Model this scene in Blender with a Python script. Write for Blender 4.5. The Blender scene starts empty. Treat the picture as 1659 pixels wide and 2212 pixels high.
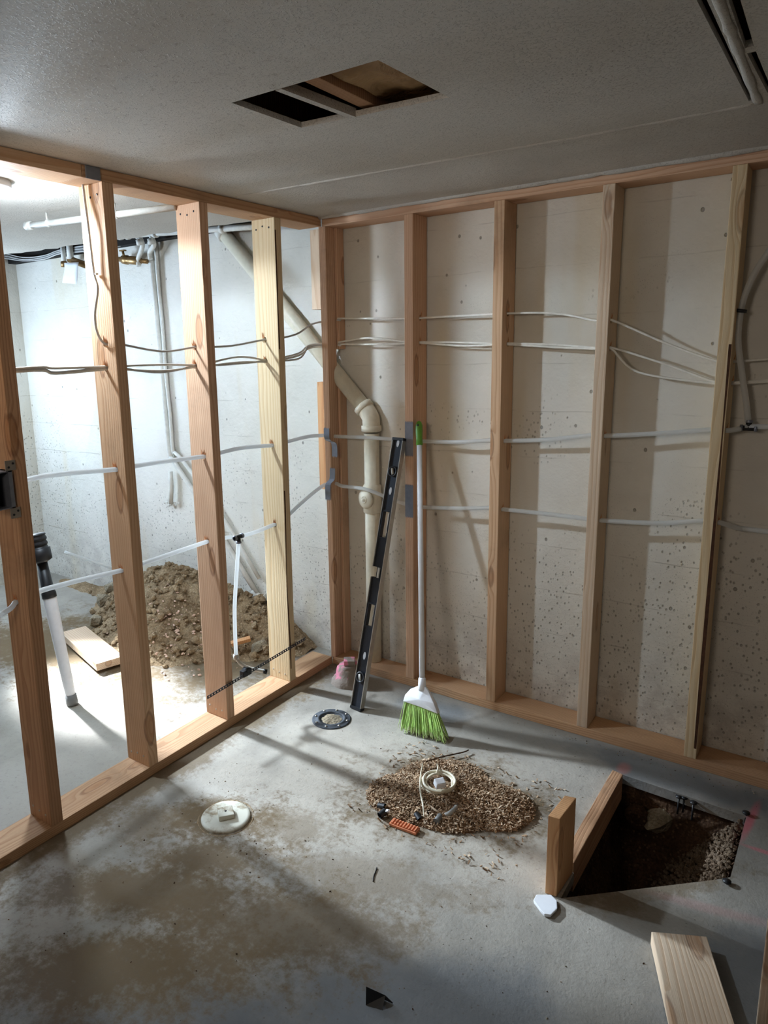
import bpy, bmesh, math, random
from mathutils import Vector, Matrix, noise
random.seed(7)
sc = bpy.context.scene
col = sc.collection
H = 2.1168            # ceiling height
W_, HH_ = 1659, 2212

# ------------------------------------------------------------------ camera
RM = ((0.8120829, 0.5830894, -0.0229795), (0.0964731, -0.1729896, -0.9801875), (-0.5755122, 0.7937766, -0.1967343))
CP = Vector((1.971834, -2.663505, 1.540829))
F_, PX, PY = 1529.016, 723.662, 1063.122
cd = bpy.data.cameras.new('camera')
cam = bpy.data.objects.new('camera', cd)
col.objects.link(cam)
r_, d_, f_ = [Vector(v) for v in RM]
cam.matrix_world = Matrix.Translation(CP) @ Matrix((r_, -d_, -f_)).transposed().to_4x4()
cd.sensor_fit = 'HORIZONTAL'
cd.sensor_width = 36
cd.lens = F_ / W_ * 36
cd.shift_x = (W_ / 2 - PX) / W_
cd.shift_y = -(HH_ / 2 - PY) / W_
cd.clip_start = .02
sc.camera = cam

# ------------------------------------------------------------------ view, world, lights
vs = sc.view_settings
vs.view_transform = 'Standard'
vs.look = 'None'
vs.gamma = 1
vs.exposure = 0.27
vs.use_curve_mapping = False
wd = bpy.data.worlds.new('world')
sc.world = wd
wd.use_nodes = True
wd.node_tree.nodes['Background'].inputs[0].default_value = (.6, .7, 1, 1)
wd.node_tree.nodes['Background'].inputs[1].default_value = .05


def light(name, kind, loc, energy, color, target=None, **kw):
    l = bpy.data.lights.new(name, kind)
    l.energy = energy
    l.color = color
    for k, v in kw.items():
        setattr(l, k, v)
    o = bpy.data.objects.new(name, l)
    o.location = loc
    if target is not None:
        o.rotation_euler = (Vector(target) - Vector(loc)).to_track_quat('-Z', 'Y').to_euler()
    col.objects.link(o)
    return o


BULB = Vector((-.41, -1.30, 2.0))
light('ceiling_lamp_light', 'SPOT', BULB, 42, (.68, .84, 1), BULB - Vector((0, 0, 1)), spot_size=math.radians(174), spot_blend=.12, shadow_soft_size=.04)
light('ceiling_lamp_glow', 'POINT', BULB, 20, (.74, .87, 1), shadow_soft_size=.04)
light('window_daylight', 'AREA', (-2.6, -.95, 1.55), 56, (.58, .77, 1), (-.7, .14, 1.1), shape='RECTANGLE', size=.7, size_y=.6)
light('window_beam', 'SPOT', (-2.55, -.68, 1.75), 1900, (.86, .93, 1), (-.80, -.82, 0), spot_size=math.radians(19), spot_blend=.9, shadow_soft_size=.05)
light('window_spill', 'SPOT', (-2.55, -.66, 1.77), 1000, (.74, .87, 1), (.25, -.68, .15), spot_size=math.radians(21), spot_blend=.4, shadow_soft_size=.09)
light('hall_light', 'AREA', (1.15, -3.7, 1.9), 2.9, (1, .87, .74), (.45, 0, 1.2), spread=1.5, shape='RECTANGLE', size=.5, size_y=.4)


# ------------------------------------------------------------------ geometry helpers
def ray(u, v):
    return r_ * ((u - PX) / F_) + d_ * ((v - PY) / F_) + f_


def on(u, v, n, p0):
    """point of the plane (p0, n) seen at photo pixel (u, v)"""
    d = ray(u, v)
    n = Vector(n)
    return CP + d * ((Vector(p0) - CP).dot(n) / d.dot(n))


def at_z(u, v, z=0.): return on(u, v, (0, 0, 1), (0, 0, z))
def at_x(u, v, x=0.): return on(u, v, (1, 0, 0), (x, 0, 0))
def at_y(u, v, y=0.): return on(u, v, (0, 1, 0), (0, y, 0))


def tag(o, label=None, cat=None, group=None, kind=None):
    if label: o['label'] = label
    if cat: o['category'] = cat
    if group: o['group'] = group
    if kind: o['kind'] = kind
    return o


def obj(name, bm, mat, parent=None, smooth=False):
    me = bpy.data.meshes.new(name)
    bm.normal_update()
    bm.to_mesh(me)
    bm.free()
    for m in (mat if isinstance(mat, (list, tuple)) else [mat]):
        me.materials.append(m)
    if smooth:
        for p in me.polygons:
            p.use_smooth = True
    o = bpy.data.objects.new(name, me)
    col.objects.link(o)
    if parent:
        o.parent = parent
        o.matrix_parent_inverse = parent.matrix_world.inverted()
    return o


def empty(name, loc=(0, 0, 0)):
    o = bpy.data.objects.new(name, None)
    o.empty_display_size = .05
    o.location = loc
    col.objects.link(o)
    o.matrix_world = Matrix.Translation(Vector(loc))
    return o


def hexa(bm, p, mi=0):
    """8 corners: bottom 4 (ccw) then top 4"""
    v = [bm.verts.new(q) for q in p]
    fs = []
    for f in ((3, 2, 1, 0), (4, 5, 6, 7), (0, 1, 5, 4), (1, 2, 6, 5), (2, 3, 7, 6), (3, 0, 4, 7)):
        fc = bm.faces.new([v[i] for i in f])
        fc.material_index = mi
        fs.append(fc)
    return v, fs


def box(bm, a, b, mi=0):
    x0, y0, z0 = [min(a[i], b[i]) for i in range(3)]
    x1, y1, z1 = [max(a[i], b[i]) for i in range(3)]
    return hexa(bm, [(x0, y0, z0), (x1, y0, z0), (x1, y1, z0), (x0, y1, z0), (x0, y0, z1), (x1, y0, z1), (x1, y1, z1), (x0, y1, z1)], mi)


def bevel(bm, w=.002, seg=2):
    bmesh.ops.bevel(bm, geom=list(bm.edges), offset=w, segments=seg, affect='EDGES', profile=.6)
    return bm


def catmull(pts, n=6):
    pts = [Vector(p) for p in pts]
    if len(pts) < 3:
        return pts
    P = [pts[0] * 2 - pts[1]] + pts + [pts[-1] * 2 - pts[-2]]
    out = []
    for i in range(1, len(P) - 2):
        for k in range(n):
            t = k / n
            a, b, c, d = P[i - 1], P[i], P[i + 1], P[i + 2]
            out.append(.5 * ((2 * b) + (c - a) * t + (2 * a - 5 * b + 4 * c - d) * t * t + (3 * b - a - 3 * c + d) * t ** 3))
    out.append(pts[-1])
    return out


def tube(bm, pts, r, n=12, mi=0, caps=True, flat=None):
    pts = [Vector(p) for p in pts]
    rs = r if isinstance(r, (list, tuple)) else [r] * len(pts)
    t0 = (pts[1] - pts[0]).normalized()
    up = Vector((0, 0, 1)) if abs(t0.z) < .9 else Vector((1, 0, 0))
    a = t0.cross(up).normalized()
    rings = []
    for i, p in enumerate(pts):
        t = (pts[min(i + 1, len(pts) - 1)] - pts[max(i - 1, 0)]).normalized()
        a = (a - t * a.dot(t)).normalized()
        b = t.cross(a)
        fl = flat or 1
        rings.append([bm.verts.new(p + (a * math.cos(k * 2 * math.pi / n) + b * fl * math.sin(k * 2 * math.pi / n)) * rs[i]) for k in range(n)])
    for i in range(len(rings) - 1):
        for k in range(n):
            f = bm.faces.new([rings[i][k], rings[i][(k + 1) % n], rings[i + 1][(k + 1) % n], rings[i + 1][k]])
            f.smooth = True
            f.material_index = mi
    if caps:
        f1 = bm.faces.new(rings[0][::-1]); f2 = bm.faces.new(rings[-1])
        f1.material_index = f2.material_index = mi
    return bm


def lathe(bm, axis_o, axis_d, prof, n=32, mi=0, close=False):
    """prof: list of (radius, distance along the axis)"""
    o = Vector(axis_o); t = Vector(axis_d).normalized()
    up = Vector((0, 0, 1)) if abs(t.z) < .9 else Vector((1, 0, 0))
    a = t.cross(up).normalized(); b = t.cross(a)
    rings = []
    for (r, h) in prof:
        rings.append([bm.verts.new(o + t * h + (a * math.cos(k * 2 * math.pi / n) + b * math.sin(k * 2 * math.pi / n)) * max(r, 1e-5)) for k in range(n)])
    m = len(rings)
    for i in range(m if close else m - 1):
        j = (i + 1) % m
        for k in range(n):
            f = bm.faces.new([rings[i][k], rings[i][(k + 1) % n], rings[j][(k + 1) % n], rings[j][k]])
            f.smooth = True
            f.material_index = mi
    bmesh.ops.recalc_face_normals(bm, faces=bm.faces)
    return bm


def B(): return bmesh.new()


# ------------------------------------------------------------------ material helpers
class NT:
    def __init__(s, name, rough=.8, metal=0, spec=.3):
        s.m = bpy.data.materials.new(name)
        s.m.use_nodes = True
        s.t = s.m.node_tree
        s.b = s.t.nodes['Principled BSDF']
        s.b.inputs['Roughness'].default_value = rough
        s.b.inputs['Metallic'].default_value = metal
        s.b.inputs['Specular IOR Level'].default_value = spec
        s.tc = s.n('ShaderNodeTexCoord')
        s.O = s.tc.outputs['Object']

    def n(s, typ, **kw):
        x = s.t.nodes.new(typ)
        for k, v in kw.items():
            setattr(x, k, v)
        return x

    def l(s, a, b): s.t.links.new(a, b)

    def put(s, sock, v):
        if isinstance(v, bpy.types.NodeSocket):
            s.l(v, sock)
        else:
            sock.default_value = v

    def noise(s, scale, detail=4, rough=.6, vec=None, dist=0, out=0):
        x = s.n('ShaderNodeTexNoise')
        x.inputs['Scale'].default_value = scale
        x.inputs['Detail'].default_value = detail
        x.inputs['Roughness'].default_value = rough
        x.inputs['Distortion'].default_value = dist
        s.l(vec or s.O, x.inputs['Vector'])
        return x.outputs[out]

    def vor(s, scale, vec=None, rnd=1, out='Distance', feature='F1'):
        x = s.n('ShaderNodeTexVoronoi', feature=feature)
        x.inputs['Scale'].default_value = scale
        x.inputs['Randomness'].default_value = rnd
        s.l(vec or s.O, x.inputs['Vector'])
        return x.outputs[out]

    def map(s, scale=(1, 1, 1), loc=(0, 0, 0), rot=(0, 0, 0), vec=None):
        x = s.n('ShaderNodeMapping')
        x.inputs['Scale'].default_value = scale
        x.inputs['Location'].default_value = loc
        x.inputs['Rotation'].default_value = rot
        s.l(vec or s.O, x.inputs['Vector'])
        return x.outputs[0]

    def ramp(s, v, a, b, lo=0, hi=1, smooth=True):
        x = s.n('ShaderNodeMapRange', interpolation_type='SMOOTHSTEP' if smooth else 'LINEAR')
        s.put(x.inputs[0], v)
        for i, q in enumerate((a, b, lo, hi)):
            x.inputs[i + 1].default_value = q
        return x.outputs[0]

    def math(s, op, a, b=0.):
        x = s.n('ShaderNodeMath', operation=op)
        s.put(x.inputs[0], a)
        s.put(x.inputs[1], b)
        return x.outputs[0]

    def mul(s, a, b): return s.math('MULTIPLY', a, b)
    def add(s, a, b): return s.math('ADD', a, b)

    def mix(s, f, a, b, mode='MIX'):
        x = s.n('ShaderNodeMix', data_type='RGBA', blend_type=mode)
        s.put(x.inputs[0], f)
        for i, c in ((6, a), (7, b)):
            if isinstance(c, (tuple, list)):
                c = (*c[:3], 1)
            s.put(x.inputs[i], c)
        return x.outputs[2]

    def sep(s, vec=None):
        x = s.n('ShaderNodeSeparateXYZ')
        s.l(vec or s.O, x.inputs[0])
        return x.outputs

    def blob(s, x, y, rx, ry, ang=0, nz=None, lo=1.0, hi=.3):
        """soft ellipse on the xy plane"""
        mp = s.n('ShaderNodeMapping', vector_type='TEXTURE')
        mp.inputs['Location'].default_value = (x, y, 0)
        mp.inputs['Rotation'].default_value = (0, 0, math.radians(ang))
        mp.inputs['Scale'].default_value = (rx, ry, 1e3)
        s.l(s.O, mp.inputs['Vector'])
        ln = s.n('ShaderNodeVectorMath', operation='LENGTH')
        s.l(mp.outputs[0], ln.inputs[0])
        d = ln.outputs['Value']
        if nz is not None:
            d = s.add(d, nz)
        return s.ramp(d, lo, hi)

    def col(s, c): s.put(s.b.inputs['Base Color'], (*c, 1) if isinstance(c, tuple) else c)
    def rough(s, v): s.put(s.b.inputs['Roughness'], v)

    def bump(s, h, dist=.002, strength=1.):
        x = s.n('ShaderNodeBump')
        x.inputs['Distance'].default_value = dist
        x.inputs['Strength'].default_value = strength
        s.l(h, x.inputs['Height'])
        if s.b.inputs['Normal'].is_linked:
            s.l(s.b.inputs['Normal'].links[0].from_socket, x.inputs['Normal'])
        s.l(x.outputs[0], s.b.inputs['Normal'])


def lin(*c):
    """sRGB 0-255 to linear"""
    return tuple(((x / 255 + .055) / 1.055) ** 2.4 if x > 10 else x / 255 / 12.92 for x in c)


def plain(name, c, rough=.5, metal=0, var=.08, spec=.4, bump=.0):
    m = NT(name, rough, metal, spec)
    n = m.noise(35, 5)
    m.col(m.mix(m.ramp(n, .3, .7), tuple(x * (1 - var) for x in c), tuple(min(1, x * (1 + var)) for x in c)))
    if bump:
        m.bump(m.noise(160, 3), bump)
    return m.m


def wood(name, light_c, dark_c, knots=.5, dirt=.3, freq=120):
    m = NT(name, .72, 0, .25)
    oi = m.n('ShaderNodeObjectInfo')
    rnd = oi.outputs['Random']
    rv = m.n('ShaderNodeCombineXYZ')
    m.l(m.ramp(rnd, 0, 1, -.09, .16, False), rv.inputs[0])
    m.l(m.ramp(m.math('FRACT', m.mul(rnd, 7.31)), 0, 1, .03, .14, False), rv.inputs[1])
    m.l(m.mul(rnd, 37.), rv.inputs[2])
    av = m.n('ShaderNodeVectorMath', operation='ADD')
    m.l(m.O, av.inputs[0]); m.l(rv.outputs[0], av.inputs[1])
    P = av.outputs[0]
    warp = m.noise(1, 3, .5, m.map((5, 5, .9), vec=P), out=1)
    wv = m.n('ShaderNodeVectorMath', operation='MULTIPLY_ADD')
    m.l(warp, wv.inputs[0]); wv.inputs[1].default_value = (.05, .05, 0); m.l(P, wv.inputs[2])
    sx = m.sep(wv.outputs[0])
    rad = m.math('SQRT', m.add(m.mul(sx[0], sx[0]), m.mul(sx[1], sx[1])))
    # knots push the rings apart
    kv = m.vor(1, m.map((9, 9, 2.6), vec=P))
    kd = m.ramp(kv, .32, .0)
    rad2 = m.add(rad, m.mul(kd, .02))
    ring = m.math('FRACT', m.mul(rad2, freq))
    late = m.mul(m.ramp(ring, .35, .92), m.ramp(ring, 1., .94))
    fib = m.noise(1, 4, .65, m.map((420, 420, 6), vec=P))
    c = m.mix(m.mul(late, .65), light_c, dark_c)
    c = m.mix(m.ramp(fib, .35, .75, 0, .3), c, tuple(x * .75 for x in dark_c))
    tone = m.noise(1, 2, .5, m.map((6, 6, 1.1), vec=P))
    c = m.mix(m.ramp(tone, .35, .7, 0, .55), c, tuple(.5 * (a + b) * .8 for a, b in zip(light_c, dark_c)))
    kmask = m.mul(m.ramp(kv, .17, .13), knots)
    c = m.mix(kmask, c, lin(168, 116, 74))
    c = m.mix(m.mul(m.mul(m.ramp(kv, .20, .17), m.ramp(kv, .13, .16)), knots), c, lin(110, 62, 36))
    dn = m.noise(2.3, 6, .7, P)
    c = m.mix(m.ramp(dn, .52, .75, 0, dirt), c, (.12, .085, .06))
    m.col(c)
    m.bump(m.add(m.mul(late, -.6), fib), .0006)
    return m.m


WOODS = {
    'red': wood('fir_reddish', lin(222, 184, 152), lin(192, 142, 108)),
    'tan': wood('fir_tan', lin(224, 188, 152), lin(196, 148, 110)),
    'yellow': wood('fir_yellow', lin(230, 208, 170), lin(210, 176, 130), .3, .1),
    'pale': wood('pine_pale', lin(224, 202, 176), lin(202, 166, 132), .4, .2),
    'brown': wood('fir_brown', lin(202, 160, 124), lin(164, 116, 82), .5, .45),
    'orange': wood('fir_orange', lin(226, 176, 128), lin(200, 138, 90), .3, .1),
    'plate': wood('fir_plate', lin(212, 172, 134), lin(172, 124, 86), .4, .45, 150),
}


def m_paintwall():
    m = NT('painted_concrete', .62, 0, .35)
    s = m.sep()
    c = m.mix(m.ramp(m.noise(1.6, 5), .35, .7), lin(224, 220, 210), lin(208, 203, 192))
    # board-form joints
    zz = m.add(s[2], m.mul(m.noise(2.2, 3), .03))
    fr = m.math('FRACT', m.mul(zz, 5.4))
    line = m.mul(m.ramp(fr, .03, .0), m.ramp(m.noise(6, 3), .42, .6))
    # pitted patches, more towards the ground
    pits = m.ramp(m.vor(62, m.map((1, 1, .7))), .26, .12)
    pm = m.mul(pits, m.ramp(m.add(m.noise(2.1, 4), m.ramp(s[2], 1.5, .1, 0, .28)), .56, .72))
    fine = m.mul(m.ramp(m.vor(140), .2, .1), m.ramp(m.add(m.noise(3.1, 3), m.ramp(s[2], 1.2, .0, 0, .3)), .5, .75))
    hole = m.mul(m.ramp(m.vor(11, m.map((1, 1, .8))), .075, .045), 1.)
    c = m.mix(m.mul(pm, .45), c, lin(110, 100, 88))
    c = m.mix(m.mul(fine, .6), c, lin(92, 84, 76))
    c = m.mix(m.mul(hole, .6), c, lin(100, 90, 78))
    c = m.mix(m.mul(line, .2), c, lin(130, 122, 110))
    # yellowed streaks and damp bloom near the foot
    c = m.mix(m.mul(m.ramp(m.noise(1, 3, .5, m.map((4, 4, .7))), .55, .72), .35), c, lin(205, 184, 138))
    c = m.mix(m.mul(m.ramp(s[2], .55, .0), m.ramp(m.noise(9, 6, .7), .4, .65, 0, .5)), c, lin(150, 140, 132))
    m.col(c)
    h = m.add(m.add(m.mul(pm, -.7), m.mul(hole, -1.)), m.add(m.mul(line, -.35), m.mul(m.noise(48, 5, .6), .6)))
    m.bump(h, .006, .8)
    m.bump(m.noise(7, 4), .02, .5)
    return m.m


def m_ceiling():
    m = NT('textured_ceiling_paint', .55, 0, .3)
    s = m.sep()
    c = m.mix(m.ramp(m.noise(1.3, 4), .35, .7), lin(200, 194, 184), lin(184, 177, 166))
    sp = m.mul(m.ramp(m.vor(75), .25, .12), m.ramp(m.noise(1.4, 4), .46, .62))
    sp2 = m.ramp(m.noise(42, 6, .8), .55, .66)
    c = m.mix(m.mul(sp, .5), c, lin(108, 94, 82))
    near = m.mul(sp2, m.blob(.55, -1.5, 1.1, .8, 0, m.mul(m.noise(2, 3), .4), 1.3, .4))
    c = m.mix(m.mul(near, .55), c, lin(128, 112, 98))
    m.col(c)
    pe = m.ramp(m.noise(210, 3, .6), .50, .72)
    m.bump(m.add(pe, m.mul(m.noise(60, 3), .4)), .0017, .9)
    return m.m


def m_floor():
    m = NT('concrete_slab', .8, 0, .3)
    n1 = m.noise(1.5, 6, .62)
    c = m.mix(m.ramp(n1, .35, .68), lin(168, 162, 152), lin(136, 131, 122))
    # clean trowelled blue-grey areas
    nz = m.mul(m.math('SUBTRACT', m.noise(3.2, 6, .65), .5), 1.6)
    for q in ((1.3, -1.45, .55, .26, 30), (1.62, -.10, .62, .13, -2), (1.85, -1.1, .2, .55, -15), (.95, -1.9, .8, .35, 30), (.62, -.13, .3, .11, 0)):
        c = m.mix(m.mul(m.blob(*q, nz), .75), c, lin(104, 108, 112))
    # pale dust film in the middle of the room
    c = m.mix(m.mul(m.blob(.75, -.75, .85, .55, 10, nz), .7), c, lin(186, 178, 165))
    nz2 = m.add(m.mul(m.math('SUBTRACT', m.noise(5, 8, .72), .5), 2.2), m.mul(m.math('SUBTRACT', m.noise(40, 4, .7), .5), .8))
    # brown sawdust and mud trails
    for (x, y, rx, ry, a, st) in ((.40, -1.17, .20, .13, 35, .9), (.52, -1.33, .30, .10, 28, .8), (.45, -1.55, .42, .13, 32, .75), (.85, -1.42, .42, .15, 30, .6),
                                  (.22, -1.33, .16, .10, 60, .5), (.62, -1.75, .50, .16, 36, .8), (.97, -.66, .36, .27, 20, .8), (.62, -1.08, .18, .1, 10, .5),
                                  (.02, -.75, .09, 1.6, 0, .7), (1.65, -.70, .30, .08, 48, .6), (.9, -1.15, .4, .12, 20, .4),
                                  (-1.3, -.45, .55, .45, 0, .9), (-1.55, -.75, .6, .3, 0, .9), (-1.0, -.62, .3, .12, 0, .8), (-.55, -.25, .5, .5, 0, .8)):
        c = m.mix(m.mul(m.blob(x, y, rx * 1.25, ry * 1.3, a, nz2), min(1, st * 1.15)), c, lin(108, 90, 64))
    sp = m.mul(m.ramp(m.vor(48), .16, .08), m.ramp(m.noise(2.4, 4), .45, .62))
    c = m.mix(m.mul(sp, .55), c, lin(92, 80, 66))
    c = m.mix(m.mul(m.ramp(m.noise(60, 5, .7), .5, .8), .35), c, lin(96, 92, 86))
    # pink marking paint by the pit
    c = m.mix(m.mul(m.blob(1.845, -.22, .022, .16, -6, m.mul(nz, .5)), .75), c, lin(200, 100, 112))
    c = m.mix(m.mul(m.blob(1.93, -.36, .12, .014, 0, m.mul(nz, .5)), .6), c, lin(200, 110, 118))
    c = m.mix(m.mul(m.blob(1.43, -.14, .03, .05, 0, m.mul(nz, .5)), .45), c, lin(196, 120, 112))
    c = m.mix(m.mul(m.blob(1.80, -.70, .22, .03, 12, m.mul(nz, .5)), .3), c, lin(178, 130, 126))
    m.col(c)
    m.rough(m.ramp(n1, .3, .7, .65, .9))
    m.bump(m.noise(120, 5, .65), .002, .7)
    m.bump(m.noise(14, 5), .006, .5)
    return m.m


def m_dirt(name, a, b, c_, speck=.5):
    m = NT(name, .95, 0, .1)
    c = m.mix(m.ramp(m.noise(9, 6, .7), .35, .65), a, b)
    c = m.mix(m.mul(m.ramp(m.vor(60), .35, .1), speck), c, c_)
    c = m.mix(m.ramp(m.noise(120, 3), .45, .62, 0, .45), c, tuple(x * .45 for x in b))
    m.col(c)
    m.bump(m.add(m.noise(70, 6, .7), m.mul(m.vor(95), .7)), .006, 1)
    return m.m


MW, MC, MF = m_paintwall(), m_ceiling(), m_floor()
DIRT = m_dirt('excavated_dirt', lin(170, 148, 118), lin(132, 110, 84), lin(204, 184, 156))
DIRT_D = m_dirt('pit_soil', lin(92, 68, 50), lin(60, 44, 34), lin(130, 104, 80))
ROCK = m_dirt('clod', lin(176, 164, 142), lin(140, 126, 104), lin(196, 184, 164), .3)
WPIPE = plain('painted_pipe', lin(216, 214, 206), .45, bump=.001)
CREAM = plain('cream_pvc', lin(220, 212, 190), .42, var=.05)
PEXM = NT('pex_tube', .32, 0, .5)
PEXM.col(lin(238, 238, 235))
tb = PEXM.n('ShaderNodeBsdfTranslucent'); tb.inputs[0].default_value = (*lin(240, 242, 242), 1)
mx = PEXM.n('ShaderNodeMixShader'); mx.inputs[0].default_value = .62
PEXM.l(PEXM.b.outputs[0], mx.inputs[1]); PEXM.l(tb.outputs[0], mx.inputs[2])
PEXM.l(mx.outputs[0], PEXM.t.nodes['Material Output'].inputs[0])
PEXM = PEXM.m
ROMEX = plain('white_cable_jacket', lin(236, 232, 222), .45)
GREYW = plain('grey_cable_jacket', lin(200, 198, 194), .45)
BLACKP = plain('black_plastic', lin(30, 31, 34), .45)
LEVELB = plain('black_anodised', lin(34, 38, 46), .38, .3, spec=.5)
ALU = plain('bare_aluminium', lin(176, 170, 160), .35, .8)
STEEL = plain('galvanised_steel', lin(136, 140, 150), .42, .6)
WHITEP = plain('white_plastic', lin(232, 234, 238), .4, var=.03)
GREENP = plain('green_plastic', lin(92, 150, 48), .4)
BRIST = plain('lime_bristles', lin(184, 218, 128), .5, var=.2)
BRISTT = plain('dusty_bristle_tips', lin(190, 196, 150), .6, var=.2)
BRASS = plain('tarnished_brass', lin(150, 120, 80), .4, .8)
GREYP = plain('grey_plastic', lin(110, 110, 108), .5)
PAPER = plain('paper_tag_white', lin(236, 238, 240), .7, var=.03)
GAP_SHADE = plain('cavity_shade', lin(24, 20, 17), .95)  # near-black colour painted as the shade inside the open ceiling gap
HOLEM = plain('burnt_hole', lin(96, 56, 32), .9, var=.3)
SPLINT = plain('torn_fibres', lin(206, 144, 98), .8, var=.3)
PINK = NT('paint_splashed_concrete', .8)
PINK.col(PINK.mix(PINK.ramp(PINK.noise(9, 3), .55, .62), lin(140, 128, 118), lin(212, 130, 150)))
PINK.bump(PINK.noise(50, 4), .004)
PINK = PINK.m
TERRA = plain('orange_plastic', lin(206, 128, 90), .6, var=.15)
NAILM = plain('nail_steel', lin(190, 186, 176), .4, .7)
SHEATH = wood('subfloor_boards', lin(170, 140, 104), lin(128, 96, 66), .2, .4)
PAPERI = NT('kraft_paper', .7)
PAPERI.col(PAPERI.mix(PAPERI.ramp(PAPERI.noise(6, 5), .35, .65), lin(186, 152, 108), lin(150, 116, 78)))
PAPERI.bump(PAPERI.noise(9, 4, dist=1), .03)
PAPERI = PAPERI.m


DARKW = plain('bounce_cut_dark', lin(96, 76, 58), .7)  # made-up dark colour for the unseen walls, to cut bounced light

# ------------------------------------------------------------------ structure
# floor slab with the open pit
PIT = [(1.447, -.893), (1.785, -.580), (1.828, -.536), (1.833, -.20), (1.408, -.182), (1.404, -.774), (1.447, -.774)]
bm = B()
outer = [bm.verts.new(p) for p in ((-2.75, -4.4, 0), (3.2, -4.4, 0), (3.2, .3, 0), (-2.75, .3, 0))]
inner = [bm.verts.new((x, y, 0)) for x, y in PIT]
for loop in (outer, inner):
    for i in range(len(loop)):
        bm.edges.new((loop[i], loop[(i + 1) % len(loop)]))
bmesh.ops.triangle_fill(bm, use_beauty=True, use_dissolve=False, edges=bm.edges[:])
for f in bm.faces:
    if f.normal.z < 0: f.normal_flip()
low = [bm.verts.new((x, y, -.035)) for x, y in PIT]
for i in range(len(PIT)):
    j = (i + 1) % len(PIT)
    bm.faces.new([inner[i], inner[j], low[j], low[i]])
fl = obj('floor', bm, MF); tag(fl, kind='structure')


def wall(name, a, b, m=MW):
    bm = B(); box(bm, a, b); o = obj(name, bm, m); tag(o, kind='structure'); return o


WY = .1235
wall('wall_back', (-2.75, WY, -.6), (3.2, WY + .2, H + .5))
wall('wall_left', (-2.85, -4.5, -.1), (-2.65, WY, H + .5))
wall('wall_right', (3.1, -4.5, -.1), (3.3, WY, H + .5), DARKW)
wall('wall_front', (-2.75, -4.6, -.1), (3.2, -4.4, H + .5), DARKW)

# ceiling drywall with the cut hole, the open joint slots and the ragged left edge
hx = [.727, .862, .878, 1.137]
HOLE = [(.727, -1.325), (1.130, -1.318), (1.143, -1.027), (.735, -1.069)]
bm = B()
pts = [(-2.70, -4.5)]
pts += [(3.2, -4.5), (3.2, WY), (-.02, WY), (-.03, -.10)]
n = 46
for i in range(n + 1):
    t = i / n
    x = -.03 - t * 2.67
    y = -.12 - t * .26 + (random.uniform(-.025, .025) if .15 < t else random.uniform(-.006, .006))
    pts.append((x, y))
outer = [bm.verts.new((x, y, H)) for x, y in pts]
slots = [HOLE,
         [(1.684, -1.9), (1.705, -1.9), (1.712, -.525), (1.704, -.525)],
         [(1.745, -1.9), (1.765, -1.9), (1.752, -.90), (1.736, -.90)],
         [(1.736, -.865), (1.752, -.865), (1.758, -.50), (1.749, -.50)]]
loops = [outer]
for s_ in slots:
    loops.append([bm.verts.new((x, y, H)) for x, y in s_])
for loop in loops:
    for i in range(len(loop)):
        bm.edges.new((loop[i], loop[(i + 1) % len(loop)]))
bmesh.ops.triangle_fill(bm, use_beauty=True, use_dissolve=False, edges=bm.edges[:])
for f in bm.faces:
    if f.normal.z > 0: f.normal_flip()
r = bmesh.ops.extrude_face_region(bm, geom=bm.faces[:])
bmesh.ops.translate(bm, verts=[v for v in r['geom'] if isinstance(v, bmesh.types.BMVert)], vec=(0, 0, .014))
bmesh.ops.recalc_face_normals(bm, faces=bm.faces)
ce = obj('ceiling', bm, MC); tag(ce, kind='structure')

# joists and subfloor above the ceiling
wall('trim_1', (-2.75, -4.5, H + .30), (3.2, WY, H + .34), SHEATH)
bm = B()
for x in (.72, ):
    box(bm, (x - .30, -4.4, H + .014), (x - .26, WY, H + .3))
box(bm, (1.36, -4.4, H + .014), (1.40, WY, H + .3))
box(bm, (1.66, -4.4, H + .2), (1.80, WY, H + .3))
o = obj('trim_2', bm, SHEATH); tag(o, kind='structure')

# seam bead and corner bead on the ceiling
def bead(name, pts, r, flat=.4):
    bm = B()
    P = []
    for a, b in zip(pts, pts[1:]):
        a = Vector(a); b = Vector(b)
        k = max(2, int((b - a).length / .03))
        for i in range(k):
            P.append(a.lerp(b, i / k) + Vector((0, random.uniform(-.0012, .0012), random.uniform(-.0008, .0008))))
    P.append(Vector(pts[-1]))
    tube(bm, P, [r * random.uniform(.8, 1.2) for _ in P], 8, flat=flat)
    o = obj(name, bm, MC); tag(o, kind='structure'); return o


bead('trim_3', [(.03, -.57, H), (1.29, -.497, H), (1.73, -.49, H)], .008, .5)
bead('trim_4', [(.0, -.012, H), (2.9, -.012, H)], .012, .9)
bead('trim_5', [(1.728, -1.9, H - .001), (1.722, -.50, H - .001)], .010, .45)

# near-black box standing in for the shade inside the left room's ceiling gap
wall('trim_6', (-2.64, WY - .06, H + .035), (-.14, WY - .001, H + .29), GAP_SHADE)

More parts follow.
